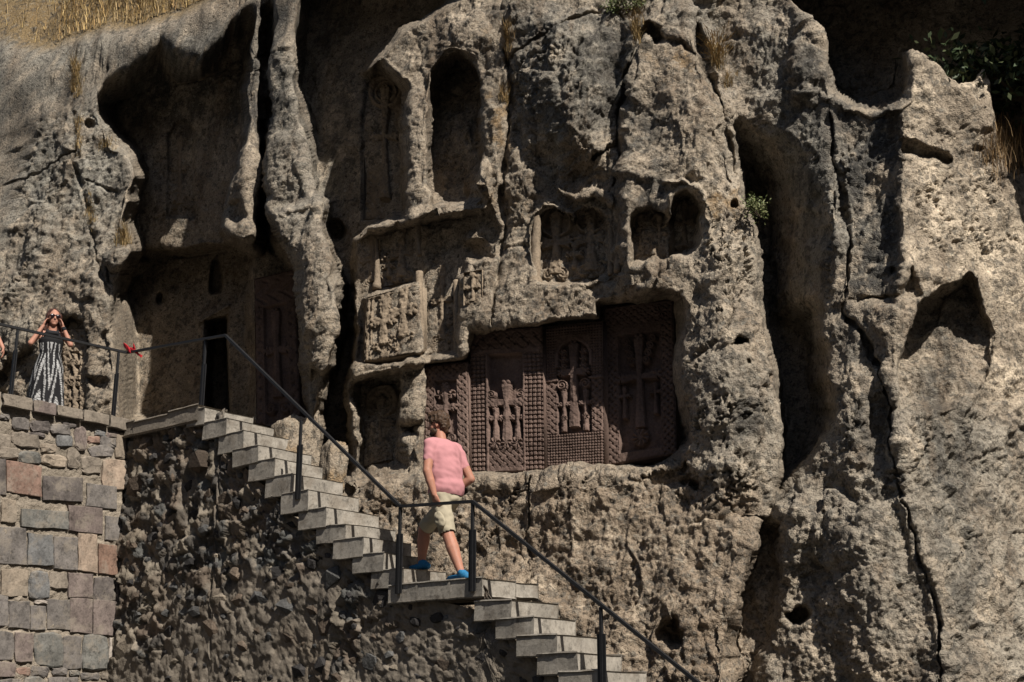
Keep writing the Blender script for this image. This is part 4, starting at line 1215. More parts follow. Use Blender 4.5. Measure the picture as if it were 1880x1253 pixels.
# the four slabs in the big niche
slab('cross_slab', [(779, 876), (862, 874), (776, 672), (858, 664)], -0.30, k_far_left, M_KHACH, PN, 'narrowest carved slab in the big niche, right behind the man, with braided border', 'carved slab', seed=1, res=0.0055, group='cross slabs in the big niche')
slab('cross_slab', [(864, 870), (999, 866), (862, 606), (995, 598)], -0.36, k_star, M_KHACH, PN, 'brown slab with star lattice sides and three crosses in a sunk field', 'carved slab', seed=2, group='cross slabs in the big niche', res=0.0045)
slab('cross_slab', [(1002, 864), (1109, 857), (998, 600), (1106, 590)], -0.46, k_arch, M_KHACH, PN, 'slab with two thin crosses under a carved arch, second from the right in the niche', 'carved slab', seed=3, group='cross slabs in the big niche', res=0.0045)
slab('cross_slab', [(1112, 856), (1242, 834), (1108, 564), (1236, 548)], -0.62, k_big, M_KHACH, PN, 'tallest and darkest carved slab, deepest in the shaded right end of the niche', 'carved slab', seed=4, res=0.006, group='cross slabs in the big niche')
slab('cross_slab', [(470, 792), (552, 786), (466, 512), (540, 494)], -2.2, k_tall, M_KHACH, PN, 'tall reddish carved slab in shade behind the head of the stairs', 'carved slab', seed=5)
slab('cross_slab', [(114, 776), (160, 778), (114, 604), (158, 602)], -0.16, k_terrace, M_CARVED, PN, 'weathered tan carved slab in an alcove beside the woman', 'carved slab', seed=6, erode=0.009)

# ------------------------------------------------------------------ crosses cut straight into the rock (parts of the cliff)
CN_ = {0: 'carved_panel', 1: 'carved_border', 2: 'carved_cross', 3: 'carved_base', 4: 'carved_cross'}
def rock_panel(px, w, fn, seed, erode=0.010, res=0.010, mat=None):
    return slab('carved_panel', px, w, fn, mat or M_CARVED, CN_, parent=cliff, res=res, thick=0.2, erode=erode, seed=seed)
def p_pair(R):                # two crosses under small arches
    R.H[:] = -0.05
    for cx in (0.25, 0.75):
        R.cross(cx, 0.10, 0.92, 0.52, 0.19, 0.045, 0.095, 0.045, R.w * 0.03)
        R.ring(cx, 0.80, R.w * 0.21, 0.02, 0.02)
        for sx_ in (-1, 1): R.scroll(cx + sx_ * 0.1, 0.10, R.w * 0.09, 0.03, 2, sx_)
    R.cross(0.52, 0.14, 0.46, 0.33, 0.07, 0.02, 0.04, 0.04, R.w * 0.025)
def p_block(R):               # two crosses on stepped feet
    R.H[:] = -0.06
    R.H[R.box(0.0, 0, 0.07, 1) | R.box(0.10, 0, 0.14, 0.95)] = 0.0
    R.cross(0.36, 0.12, 0.90, 0.56, 0.17, 0.05, 0.11, 0.05, R.w * 0.045)
    R.cross(0.72, 0.18, 0.98, 0.64, 0.18, 0.05, 0.11, 0.05, R.w * 0.045)
    for i in range(9):
        rng = np.random.RandomState(i)
        R.rosette(0.2 + 0.08 * i, 0.10 + 0.18 * rng.rand(), R.w * (0.05 + 0.03 * rng.rand()), 5, 0.04)
    R.H[R.box(0.30, 0, 0.46, 0.2) | R.box(0.62, 0, 0.82, 0.26)] = -0.01
    R.H[R.y > R.h * 0.965] = 0.01
def p_single(R):
    R.H[:] = -0.04
    R.cross(0.5, 0.14, 0.9, 0.55, 0.3, 0.06, 0.13, 0.045, R.w * 0.05)
    for sx_ in (-1, 1): R.scroll(0.5 + sx_ * 0.22, 0.14, R.w * 0.16, 0.035, 2, sx_)
def p_tall(R):
    R.H[:] = -0.05
    b = R.box(0, 0, 0.14, 0.9) | R.box(0.86, 0, 1, 0.9); R.part[b] = 1
    R.lattice(b, R.w / 9, 0.02, 2)
    R.cross(0.5, 0.12, 0.82, 0.5, 0.3, 0.05, 0.12, 0.05, R.w * 0.04)
    R.ring(0.5, 0.80, R.w * 0.36, 0.04, 0.03); R.ring(0.5, 0.80, R.w * 0.24, 0.02, 0.02)
    for i in range(14): R.rosette(0.18 + 0.05 * i, 0.86 + 0.09 * sin(pi * i / 13), R.w * 0.07, 6, 0.03)
def p_tree(R):
    R.H[:] = -0.05
    R.cross(0.58, 0.08, 0.98, 0.58, 0.34, 0.05, 0.10, 0.06, R.w * 0.04)
    for i in range(5): R.scroll(0.34 - 0.02 * i, 0.66 + 0.07 * i, R.w * 0.14, 0.05, 2)
    R.cross(0.22, 0.10, 0.42, 0.32, 0.13, 0.03, 0.05, 0.045, R.w * 0.04)
    R.H[R.box(0.0, 0.05, 0.05, 0.8)] = 0.0
rock_panel([(668, 664), (768, 648), (672, 546), (768, 520)], -0.03, p_block, 11)
rock_panel([(988, 520), (1118, 506), (988, 384), (1118, 370)], -0.27, p_pair, 12)
rock_panel([(1160, 482), (1228, 476), (1160, 392), (1228, 386)], -0.03, p_pair, 13)
rock_panel([(1233, 470), (1280, 462), (1233, 366), (1280, 360)], -0.20, p_single, 20)
rock_panel([(660, 534), (764, 514), (660, 430), (764, 410)], -0.40, p_pair, 14)
rock_panel([(786, 652), (838, 646), (786, 480), (838, 470)], -0.40, p_single, 15)
rock_panel([(666, 402), (746, 398), (670, 116), (746, 108)], -1.95, p_tall, 16)
rock_panel([(850, 566), (884, 562), (850, 500), (884, 494)], 0.10, p_single, 17)
rock_panel([(664, 858), (734, 854), (664, 712), (734, 700)], -0.72, p_tall, 18)
rock_panel([(310, 400), (352, 396), (310, 240), (352, 236)], (-2.55, -2.55, -2.10, -2.10), p_single, 19)

# colonnettes standing free of the panels
def colonnette(px0, px1, w, r0, r1, seed, foot=False):
    a = on_cliff(*px0, w); b = on_cliff(*px1, w)
    ns, nt = 22, 14
    V = []
    ax = (b - a); L = np.linalg.norm(ax); ax = ax / L
    t1 = np.cross(ax, [0, 1.0, 0]); t1 /= np.linalg.norm(t1); t2 = np.cross(ax, t1)
    for i in range(ns):
        t = i / (ns - 1)
        r_ = r0 + (r1 - r0) * t
        if foot and (t < 0.1): r_ *= 1.35
        for j in range(nt):
            an = 2 * pi * j / nt
            q = a + ax * L * t + (t1 * cos(an) + t2 * sin(an)) * r_
            V.append(q)
    V = np.array(V)
    n_ = fbm(V[:, 0] * 9 + seed, V[:, 1] * 9, V[:, 2] * 6, 3, 0.6)
    cen = np.repeat(np.array([a + ax * L * i / (ns - 1) for i in range(ns)]), nt, axis=0)
    V = cen + (V - cen) * (1 + 0.22 * n_)[:, None]
    F_ = []
    for i in range(ns - 1):
        for j in range(nt):
            k2 = (j + 1) % nt
            F_.append((i * nt + j, i * nt + k2, (i + 1) * nt + k2, (i + 1) * nt + j))
    F_.append(tuple(range((ns - 1) * nt, ns * nt))); F_.append(tuple(range(nt - 1, -1, -1)))
    o = newmesh('colonnette', V, F_, M_CARVED, True)
    child(o, cliff)
for k, a in enumerate([((982, 528), (986, 392), -0.06, 0.065, 0.045, True), ((1122, 506), (1124, 396), -0.10, 0.04, 0.03, False), ((1134, 500), (1142, 380), 0.0, 0.045, 0.04, False),
          ((772, 648), (770, 500), -0.14, 0.055, 0.045, False), ((840, 660), (838, 516), -0.24, 0.045, 0.04, False), ((693, 532), (692, 440), -0.32, 0.045, 0.022, True),
          ((770, 470), (766, 404), -0.2, 0.03, 0.04, False), ((1148, 488), (1150, 390), 0.02, 0.06, 0.05, False), ((1222, 420), (1226, 376), -0.2, 0.02, 0.03, False)]):
    colonnette(*a[:5], k * 3.1, a[5])
# ------------------------------------------------------------------ handrail
M_IRON = plain_mat('black_painted_iron', (0.012, 0.012, 0.013), rough=0.55, spec=0.3, vary=0.3, scale=30)
def tube_box(name, pts, wd, ht, mat, parent):
    """square bar swept along points; each span mitred by sharing corner rings"""
    pts = [np.asarray(p_, float) for p_ in pts]
    V = []; F_ = []
    for i, p_ in enumerate(pts):
        d = (pts[min(i + 1, len(pts) - 1)] - pts[max(i - 1, 0)]); d = d / np.linalg.norm(d)
        side = np.cross(d, [0, 0, 1.0])
        if np.linalg.norm(side) < 1e-3: side = DX.copy()
        side /= np.linalg.norm(side)
        up = np.cross(side, d)
        for a, b in ((-1, -1), (1, -1), (1, 1), (-1, 1)):
            V.append(p_ + side * a * wd / 2 + up * b * ht / 2)
    for i in range(len(pts) - 1):
        for j in range(4):
            k = (j + 1) % 4
            F_.append((i * 4 + j, i * 4 + k, (i + 1) * 4 + k, (i + 1) * 4 + j))
    F_.append((3, 2, 1, 0)); n = 4 * (len(pts) - 1); F_.append((n, n + 1, n + 2, n + 3))
    o = newmesh(name, V, F_, mat)
    child(o, parent)
    return o
rail_root = empty('handrail', stair_pt(0, -0.06, zl))
tag(rail_root, 'thin black iron handrail running along the terrace and down the stairs', 'handrail')
EO = -0.075
def on_stair_face(px, py, e=EO):
    return hit(px, py, P0 + DX * e, DX)
def on_wall_top(px, py, b=0.12):
    return hit(px, py, CORNER - WN * b, WN)
ra_ = on_wall_top(-160, 560); rb_ = on_wall_top(0, 596); rc_ = on_wall_top(233, 648)
rc = on_stair_face(240, 647, 0.02); rd = on_stair_face(378, 619, 0.02); re = on_stair_face(414, 616, 0.02)
rf = on_stair_face(735, 930); rg = on_stair_face(868, 921); rh = on_stair_face(1103, 1113); ri = on_stair_face(1282, 1256)
rj = rh + (ri - rh) * 2.6
path = [ra_, rc_, re, rf, rg, rj]
for i in range(len(path) - 1):
    tube_box('rail_bar', [path[i], path[i + 1]], 0.036, 0.028, M_IRON, rail_root)
def post(top, foot_z, lean=(0, 0), sleeve=0.68):
    t = np.asarray(top, float); b = np.array([t[0] + lean[0], t[1] + lean[1], foot_z])
    p_ = empty('post_tmp', b)
    bpy.data.objects.remove(p_)
    o = tube_box('post', [b, t - np.array([0, 0, 0.01])], 0.026, 0.026, M_IRON, rail_root)
    m_ = b + (t - b) * sleeve
    for sgn in (-1, 1):
        q = AX * 0.017 * sgn
        s_ = tube_box('post_sleeve', [b + q, m_ + q], 0.012, 0.052, M_IRON, rail_root)
    # bolt head near the foot
    return o
def z_at(px, py, e=EO): return float(on_stair_face(px, py, e)[2])
post(rf, z_at(735, 1090)); post(rg, z_at(868, 1086)); post(on_stair_face(553, 771), z_at(546, 917)); post(rh, z_at(1103, 1275))
post(rd, z_at(376, 772)); post(rc_ - DX * 0.12, CZ - 0.02); post(on_wall_top(33, 603), float(on_wall_top(30, 728)[2]) - 0.02)
post(on_wall_top(-150, 563), float(on_wall_top(30, 728)[2]) - 0.02); post(rj, 0.0)

# ------------------------------------------------------------------ red ribbon knotted to the rail at the wall corner
M_RED = plain_mat('red_cloth', (0.42, 0.022, 0.028), rough=0.7, vary=0.25, scale=40)
rbn = empty('red_ribbon', on_stair_face(238, 646, 0.0))
tag(rbn, 'crumpled red ribbon tied to the black rail above the wall corner', 'ribbon')
def cloth_strip(name, pts, wid, seed):
    V = []; F_ = []
    n = len(pts); k = 6
    for i, p_ in enumerate(pts):
        for j in range(k):
            t = j / (k - 1) - 0.5
            q = np.asarray(p_, float) + np.array([0, 0, 1.0]) * t * wid * (0.6 + 0.4 * sin(pi * (i + 1) / (n + 1)))
            q = q + np.array(mnoise.noise_vector(Vector(q * 14) + Vector((seed, 0, 0)))) * 0.025
            V.append(q)
    for i in range(n - 1):
        for j in range(k - 1):
            F_.append((i * k + j, (i + 1) * k + j, (i + 1) * k + j + 1, i * k + j + 1))
    o = newmesh(name, V, F_, M_RED, True)
    sm = o.modifiers.new('thick', 'SOLIDIFY'); sm.thickness = 0.004
    child(o, rbn)
cloth_strip('loop', [on_stair_face(x_, y_, -0.03) for x_, y_ in [(228, 632), (231, 638), (236, 642), (242, 644), (247, 640), (244, 634)]], 0.07, 1)
cloth_strip('tail', [on_stair_face(x_, y_, -0.03) for x_, y_ in [(238, 642), (246, 646), (254, 651), (261, 655)]], 0.045, 5)
cloth_strip('knot', [on_stair_face(x_, y_, -0.045) for x_, y_ in [(234, 640), (238, 643), (241, 646)]], 0.06, 9)

# ------------------------------------------------------------------ boulder built in beside the upper steps
def boulder(name, c, r, seed, label, rot=0):
    bm = bmesh.new(); bmesh.ops.create_icosphere(bm, subdivisions=5, radius=1.0)
    V = np.array([v.co[:] for v in bm.verts]); F_ = [tuple(v.index for v in f.verts) for f in bm.faces]; bm.free()
    b = np.abs(V).max(1)[:, None]
    V = V * (0.45 + 0.55 * 0.72 / b)
    V = V * (1 + 0.16 * fbm(V[:, 0] * 1.1 + seed, V[:, 1] * 1.1, V[:, 2] * 1.1, 3))[:, None] * (1 + 0.035 * billow(V[:, 0] * 5 + seed, V[:, 1] * 5, V[:, 2] * 5, 3))[:, None]
    V = V * np.array(r)
    cr_, sr_ = cos(rot), sin(rot)
    V = np.stack([V[:, 0] * cr_ - V[:, 1] * sr_, V[:, 0] * sr_ + V[:, 1] * cr_, V[:, 2]], 1) + np.asarray(c)
    cc = np.tile(TAN * 1.05, (len(V), 1)); m_ = smooth(0.1, 0.7, fbm(V[:, 0] * 3 + 2, V[:, 1] * 3, V[:, 2] * 3, 3))[:, None]
    cc = cc * (1 - 0.6 * m_) + OCHRE * 0.6 * m_
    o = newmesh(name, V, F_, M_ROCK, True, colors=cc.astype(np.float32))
    tag(o, label, 'boulder')
    return o
bs_ = [q for q in tops]
b1 = stair_pt(*[bs_[3][0] - 0.05], WIDE + 0.42, bs_[5][1] + 0.18)
boulder('boulder', at(540, 838, np.dot(b1 - CAMP, FWD)), (0.34, 0.34, 0.52), 3.0, 'rounded tan boulder wedged behind the upper steps', rot=0.6)
b2 = stair_pt(bs_[5][0] - 0.25, WIDE + 0.55, bs_[6][1])
boulder('boulder', at(612, 862, np.dot(b2 - CAMP, FWD)), (0.16, 0.2, 0.42), 8.0, 'narrow upright tan rock right of the boulder behind the steps', rot=0.6)
# ------------------------------------------------------------------ grass and shrubs
def foliage_mat(name, rough=0.75, trans=0.15):
    m, nt, bs = mat_new(name)
    a = nt.nodes.new('ShaderNodeVertexColor'); a.layer_name = 'tint'
    nt.links.new(a.outputs[0], bs.inputs['Base Color'])
    bs.inputs['Roughness'].default_value = rough
    return m
M_GRASS = foliage_mat('dry_grass')
M_LEAF = foliage_mat('leaf', 0.55)

def blades(name, bases, rng, hmin, hmax, cols, width=0.006, lean=0.5, lean_dir=(0, 0, 0), up=(0, 0, 1), seg=3, heads=0.0):
    n = len(bases)
    B = np.asarray(bases, float)
    H = rng.uniform(hmin, hmax, n)
    d = rng.normal(size=(n, 3)); d[:, 2] *= 0.2
    d = d / np.linalg.norm(d, axis=1)[:, None] * lean * rng.uniform(0.2, 1.0, n)[:, None] + np.asarray(lean_dir)
    side = np.cross(d, [0, 0, 1.0]) + 1e-3; side[:, 0] += 0.3
    side /= np.linalg.norm(side, axis=1)[:, None]
    V = []; C_ = []
    col = np.asarray(cols)[rng.randint(0, len(cols), n)] * rng.uniform(0.7, 1.25, (n, 1))
    for k in range(seg + 1):
        t = k / seg
        c = B + np.asarray(up) * (H * t * (1 - 0.25 * lean * t))[:, None] + d * (H * t * t)[:, None]
        w = width * (1 - 0.85 * t) if not heads else width * (1 - 0.85 * t) + (t > 0.9) * width * heads
        V.append(c - side * w); V.append(c + side * w)
        C_.append(col * (0.75 + 0.35 * t)); C_.append(col * (0.75 + 0.35 * t))
    V = np.stack(V, 1); C_ = np.stack(C_, 1)
    m = 2 * (seg + 1)
    base = np.arange(n)[:, None] * m
    F_ = np.concatenate([base + np.array([2 * k, 2 * k + 1, 2 * k + 3, 2 * k + 2]) for k in range(seg)])
    return newmesh(name, V.reshape(-1, 3), F_, M_GRASS, False, colors=C_.reshape(-1, 3).astype(np.float32))

GOLD = [(0.46, 0.31, 0.125), (0.54, 0.385, 0.17), (0.40, 0.255, 0.10), (0.50, 0.36, 0.18), (0.33, 0.21, 0.09), (0.20, 0.15, 0.075)]
rng = np.random.RandomState(5)
cand = np.nonzero((dirt > 0.85) & (X_ > -110) & (X_ < 480) & (Y_ > -150))[0]
wgt = np.where(Y_[cand] > -60, 1.0, 9.0)
pick = rng.choice(cand, 34000, p=wgt / wgt.sum())
bs0 = PF[pick] + rng.normal(size=(len(pick), 3)) * np.array([0.03, 0.06, 0.01])
clump = fbm(bs0[:, 0] * 1.6, bs0[:, 1] * 1.6, bs0[:, 2] * 1.6, 2)
keep = clump > -0.55
go = blades('dry_grass', bs0[keep], rng, 0.08, 0.40, GOLD, 0.0065, 0.85, (0.10, -0.22, 0.0))
go['kind'] = 'stuff'; go['label'] = 'tall golden dry grass on the slope above the cliff rim'

TUFT = [((138, 150), 260, 0.18, 0.35, 0.05, 0.28, 'dry grass hanging in the top of the long joint in the left rock', GOLD), ((142, 250), 120, 0.08, 0.2, 0.03, 0.3, 'thin line of dry grass midway down the joint in the left rock', GOLD), ((165, 390), 120, 0.06, 0.16, 0.03, 0.3, 'short dry grass low in the joint of the left rock', GOLD),
        ((228, 440), 170, 0.12, 0.34, 0.10, 0.12, 'upright dry grass tuft on the ledge stone left of the dark recess', GOLD), ((196, 268), 90, 0.08, 0.2, 0.10, 0.08, 'flat dry tuft on the left rock beside the dark recess', GOLD),
        ((932, 90), 150, 0.12, 0.32, 0.04, 0.30, 'dry strands trailing from the crack right of the tall arch', GOLD[2:]), ((925, 180), 110, 0.10, 0.22, 0.10, 0.08, 'wiry dry nest of stalks in the crack beside the tall arch', GOLD[2:]),
        ((1168, 60), 140, 0.12, 0.3, 0.05, 0.22, 'dry grass in the cleft between the two top bulges', GOLD), ((1322, 110), 170, 0.10, 0.34, 0.08, 0.15, 'pale stalks with seed heads at the head of the deep groove', GOLD), ((1340, 150), 90, 0.06, 0.16, 0.05, 0.12, 'short dry grass just below the stalks in the groove', GOLD)]
for (pp_, n, h0, h1, rx, ry, lab, cols) in TUFT:
    c = cliff_point(*pp_)
    bb = []
    for k in range(int(n * 1.6)):
        q = cliff_point(pp_[0] + rng.normal() * rx * 75, pp_[1] + rng.uniform(-1, 1) * ry * 100) if k % 6 == 0 or not bb else bb[-1] + rng.normal(size=3) * 0.015
        if abs(q[1] - c[1]) > 0.3: q = c + rng.normal(size=3) * 0.03
        bb.append(q)
    o = blades('grass_tuft', bb, rng, h0, h1, np.array(cols) * 0.72, 0.0030, 0.95, (-0.1, -0.35, 0), heads=1.2 if 'seed' in lab else 0.0)
    tag(o, lab, 'grass', 'dry grass tufts on the cliff')

def shrub(name, c, r, n, size, cols, seed, label, cat='shrub', trunk=None, wood=(0.06, 0.045, 0.03)):
    """leaf quads in uneven clumps round a set of twigs"""
    rng = np.random.RandomState(seed)
    root = empty(name, c)
    tag(root, label, cat)
    # twigs
    tips = []
    V = []; F_ = []
    for k in range(max(7, n // 160)):
        d = rng.normal(size=3); d[2] = abs(d[2]) * 0.7 + 0.15; d /= np.linalg.norm(d)
        tip = np.asarray(c) + d * np.asarray(r) * rng.uniform(0.45, 0.95)
        tips.append(tip)
        a = np.asarray(c, float); mid = (a + tip) / 2 + rng.normal(size=3) * 0.06
        pts_ = [a, mid, tip]; b0 = len(V)
        for i, p_ in enumerate(pts_):
            rr = (0.014, 0.008, 0.003)[i] * (1 + (2.0 if trunk is not None else 0))
            for j in range(4):
                an = pi / 2 * j
                V.append(p_ + np.array([cos(an) * rr, sin(an) * rr, 0]))
        for i in range(2):
            for j in range(4):
                k2 = (j + 1) % 4
                F_.append((b0 + i * 4 + j, b0 + i * 4 + k2, b0 + (i + 1) * 4 + k2, b0 + (i + 1) * 4 + j))
    if trunk is not None:
        a = np.asarray(trunk, float); b = np.asarray(c, float); b0 = len(V)
        for t, rr in ((0, 0.09), (0.5, 0.07), (1, 0.045)):
            p_ = a + (b - a) * t
            for j in range(6):
                an = 2 * pi / 6 * j; V.append(p_ + np.array([cos(an) * rr, sin(an) * rr, 0]))
        for i in range(2):
            for j in range(6):
                k2 = (j + 1) % 6
                F_.append((b0 + i * 6 + j, b0 + i * 6 + k2, b0 + (i + 1) * 6 + k2, b0 + (i + 1) * 6 + j))
    o = newmesh('trunk' if trunk is not None else 'stems', V, F_, plain_mat('bark', wood, 0.9, vary=0.3)); child(o, root)
    cen = np.array(tips)[rng.randint(0, len(tips), n)] + rng.normal(size=(n, 3)) * np.asarray(r) * 0.22
    d1 = rng.normal(size=(n, 3)); d1 /= np.linalg.norm(d1, axis=1)[:, None]
    d2 = np.cross(d1, rng.normal(size=(n, 3))); d2 /= np.linalg.norm(d2, axis=1)[:, None]
    s_ = size * rng.uniform(0.6, 1.4, n)[:, None]
    nrm = np.cross(d1, d2)
    Q4 = np.stack([cen - d1 * s_, cen + d2 * s_ * 0.42 + nrm * s_ * 0.15, cen + d1 * s_, cen - d2 * s_ * 0.42 + nrm * s_ * 0.15], 1)
    cl = np.asarray(cols)[rng.randint(0, len(cols), n)] * rng.uniform(0.7, 1.3, (n, 1))
    fo = newmesh('foliage' if trunk is None else 'crown', Q4.reshape(-1, 3), np.arange(4 * n).reshape(-1, 4), M_LEAF, False, colors=np.repeat(cl, 4, 0).astype(np.float32))
    child(fo, root)
    return root
GREEN = [(0.10, 0.12, 0.045), (0.13, 0.14, 0.06), (0.08, 0.10, 0.04), (0.16, 0.14, 0.07)]
DGREEN = [(0.030, 0.045, 0.018), (0.040, 0.055, 0.022), (0.055, 0.065, 0.028), (0.022, 0.034, 0.015)]
shrub('shrub', cliff_point(1145, 22) + np.array([0, -0.05, 0.02]), (0.24, 0.16, 0.2), 700, 0.020, GREEN, 2, 'small olive green bush at the top edge above the rounded bulge')
shrub('shrub', cliff_point(1374, 396) + np.array([0.06, -0.12, 0.0]), (0.12, 0.12, 0.24), 500, 0.018, [(0.17, 0.19, 0.08), (0.2, 0.2, 0.1), (0.13, 0.16, 0.06)], 3, 'small bright green bush on the rim of the deep dark groove')
tb = on_cliff(1905, 330, -1.5)
tc_ = on_cliff(1878, 185, -1.0)
shrub('broadleaf_tree', tc_ + np.array([0.1, 0.2, 0.1]), (0.95, 0.6, 0.75), 2600, 0.055, DGREEN, 4, 'dark leafy tree behind the rock edge at the right margin', 'tree', trunk=tb + np.array([0.5, 0.3, -0.5]))
gb = [cliff_point(1855 + rng.uniform(-28, 60), 268 + rng.uniform(-10, 45)) + rng.normal(size=3) * 0.05 for k in range(60)]
gb = np.repeat(np.array(gb), 26, 0) + rng.normal(size=(1560, 3)) * 0.06
o = blades('grass_tuft', gb, rng, 0.12, 0.36, [(0.26, 0.17, 0.085), (0.21, 0.135, 0.07), (0.32, 0.215, 0.11)], 0.0036, 0.7, (-0.1, -0.25, 0))
tag(o, 'large brown dry grass clump below the dark tree at the right edge', 'grass', 'dry grass tufts on the cliff')
# ------------------------------------------------------------------ people
def capsule(V, F_, a, b, ra, rb, n=12, flat=1.0, flat_dir=None):
    a = np.asarray(a, float); b = np.asarray(b, float)
    d = b - a; L = np.linalg.norm(d); d = d / (L + 1e-9)
    h = np.array([0, 0, 1.0]) if abs(d[2]) < 0.9 else np.array([1.0, 0, 0])
    if flat_dir is not None: h = np.asarray(flat_dir, float)
    t1 = h - d * (h @ d); t1 /= np.linalg.norm(t1); t2 = np.cross(d, t1)
    rings = []
    for k in range(5): 
        an = pi / 2 * (1 - k / 4.0) ; rings.append((a - d * ra * sin(an), ra * cos(an)))
    for k in range(1, 5):
        an = pi / 2 * k / 4.0; rings.append((b + d * rb * sin(an), rb * cos(an)))
    rings.insert(5, (b, rb)) if False else None
    i0 = len(V)
    for c, r_ in rings:
        r_ = max(r_, 1e-4)
        for j in range(n):
            an = 2 * pi * j / n
            V.append(c + t1 * cos(an) * r_ * flat + t2 * sin(an) * r_)
    for i in range(len(rings) - 1):
        for j in range(n):
            k2 = (j + 1) % n
            F_.append((i0 + i * n + j, i0 + i * n + k2, i0 + (i + 1) * n + k2, i0 + (i + 1) * n + j))
    F_.append(tuple(i0 + j for j in range(n - 1, -1, -1))); e = i0 + (len(rings) - 1) * n
    F_.append(tuple(e + j for j in range(n)))

def ellipsoid(V, F_, c, r, axes=None, n=14, m=9):
    c = np.asarray(c, float); A = np.eye(3) if axes is None else np.asarray(axes, float)
    i0 = len(V)
    for i in range(m + 1):
        th = pi * i / m
        for j in range(n):
            ph = 2 * pi * j / n
            q = np.array([sin(th) * cos(ph) * r[0], sin(th) * sin(ph) * r[1], cos(th) * r[2]])
            V.append(c + q @ A)
    for i in range(m):
        for j in range(n):
            k2 = (j + 1) % n
            F_.append((i0 + i * n + j, i0 + (i + 1) * n + j, i0 + (i + 1) * n + k2, i0 + i * n + k2))

def fuse(name, V, F_, voxel, mat, parent, smooth_it=4, cuts=(), disp=None, cols=None):
    """one continuous skin grown over the joined volumes"""
    me = bpy.data.meshes.new('tmp')
    me.from_pydata([tuple(map(float, v)) for v in V], [], F_)
    bm = bmesh.new(); bm.from_mesh(me)
    bmesh.ops.remove_doubles(bm, verts=bm.verts, dist=1e-4)
    bmesh.ops.recalc_face_normals(bm, faces=bm.faces)
    bm.to_mesh(me); bm.free()
    t = bpy.data.objects.new('tmp', me); COL.objects.link(t)
    md = t.modifiers.new('r', 'REMESH'); md.mode = 'VOXEL'; md.voxel_size = voxel
    if smooth_it:
        ms = t.modifiers.new('s', 'SMOOTH'); ms.iterations = smooth_it; ms.factor = 0.5
    dg = bpy.context.evaluated_depsgraph_get()
    out = bpy.data.meshes.new_from_object(t.evaluated_get(dg))
    bpy.data.objects.remove(t); bpy.data.meshes.remove(me)
    bm = bmesh.new(); bm.from_mesh(out)
    for (co, no) in cuts:      # open hems: everything beyond the plane is removed
        bmesh.ops.bisect_plane(bm, geom=bm.verts[:] + bm.edges[:] + bm.faces[:], plane_co=Vector(co), plane_no=Vector(no), clear_outer=True)
    if disp:
        bm.normal_update()
        for v in bm.verts: v.co += v.normal * disp(v.co)
    bm.to_mesh(out); bm.free()
    out.name = name
    out.polygons.foreach_set('use_smooth', np.ones(len(out.polygons), bool))
    out.materials.clear(); out.materials.append(mat)
    o = bpy.data.objects.new(name, out); COL.objects.link(o)
    child(o, parent)
    return o

def skin_mat(name, c):
    m, nt, bs = mat_new(name)
    tc = nt.nodes.new('ShaderNodeNewGeometry')
    n1 = noise_node(nt, tc.outputs['Position'], 18, 3, 0.6)
    col = ramp(nt, n1.outputs['Fac'], [(0.3, tuple(q * 0.9 for q in c)), (0.7, (c[0] * 1.08, c[1] * 0.98, c[2] * 0.95))])
    nt.links.new(col.outputs[0], bs.inputs['Base Color'])
    bs.inputs['Roughness'].default_value = 0.55
    bs.inputs['Subsurface Weight'].default_value = 0.08
    bs.inputs['Subsurface Radius'].default_value = (0.01, 0.004, 0.002)
    return m
M_SKIN = skin_mat('sunned_skin', (0.36, 0.18, 0.125)); M_SKIN2 = skin_mat('light_skin', (0.37, 0.195, 0.14))
M_SHIRT = plain_mat('pink_cotton', (0.42, 0.195, 0.205), 0.9, 0.1, vary=0.07, scale=8, bmp=0.15)
M_SHORT = plain_mat('khaki_cotton', (0.32, 0.28, 0.205), 0.9, 0.1, vary=0.10, scale=9, bmp=0.3)
M_HAIRB = plain_mat('brown_hair', (0.050, 0.028, 0.015), 0.6, 0.3, vary=0.5, scale=60, bmp=0.6)
M_HAIRD = plain_mat('auburn_hair', (0.050, 0.018, 0.011), 0.5, 0.4, vary=0.5, scale=60, bmp=0.6)
M_SHOE = plain_mat('blue_mesh_shoe', (0.015, 0.13, 0.27), 0.7, 0.3, vary=0.25, scale=50, bmp=0.3)
M_SOLE = plain_mat('white_rubber', (0.62, 0.60, 0.56), 0.6, 0.3)
M_BLACK = plain_mat('black_cloth', (0.012, 0.012, 0.014), 0.8, 0.2)
M_LENS = plain_mat('dark_lens', (0.012, 0.006, 0.008), 0.12, 0.6)

class Pose:
    def __init__(s, org, F):
        s.o = np.asarray(org, float); F = np.array([F[0], F[1], 0.0]); s.F = F / np.linalg.norm(F)
        s.L = np.cross([0, 0, 1.0], s.F); s.U = np.array([0, 0, 1.0])
    def __call__(s, f, l, u): return s.o + s.F * f + s.L * l + s.U * u
    def axes(s, yaw=0.0, pitch=0.0):
        f = s.F * cos(yaw) + s.L * sin(yaw); l = -s.F * sin(yaw) + s.L * cos(yaw)
        f2 = f * cos(pitch) + s.U * sin(pitch); u2 = -f * sin(pitch) + s.U * cos(pitch)
        return np.array([f2, l, u2])

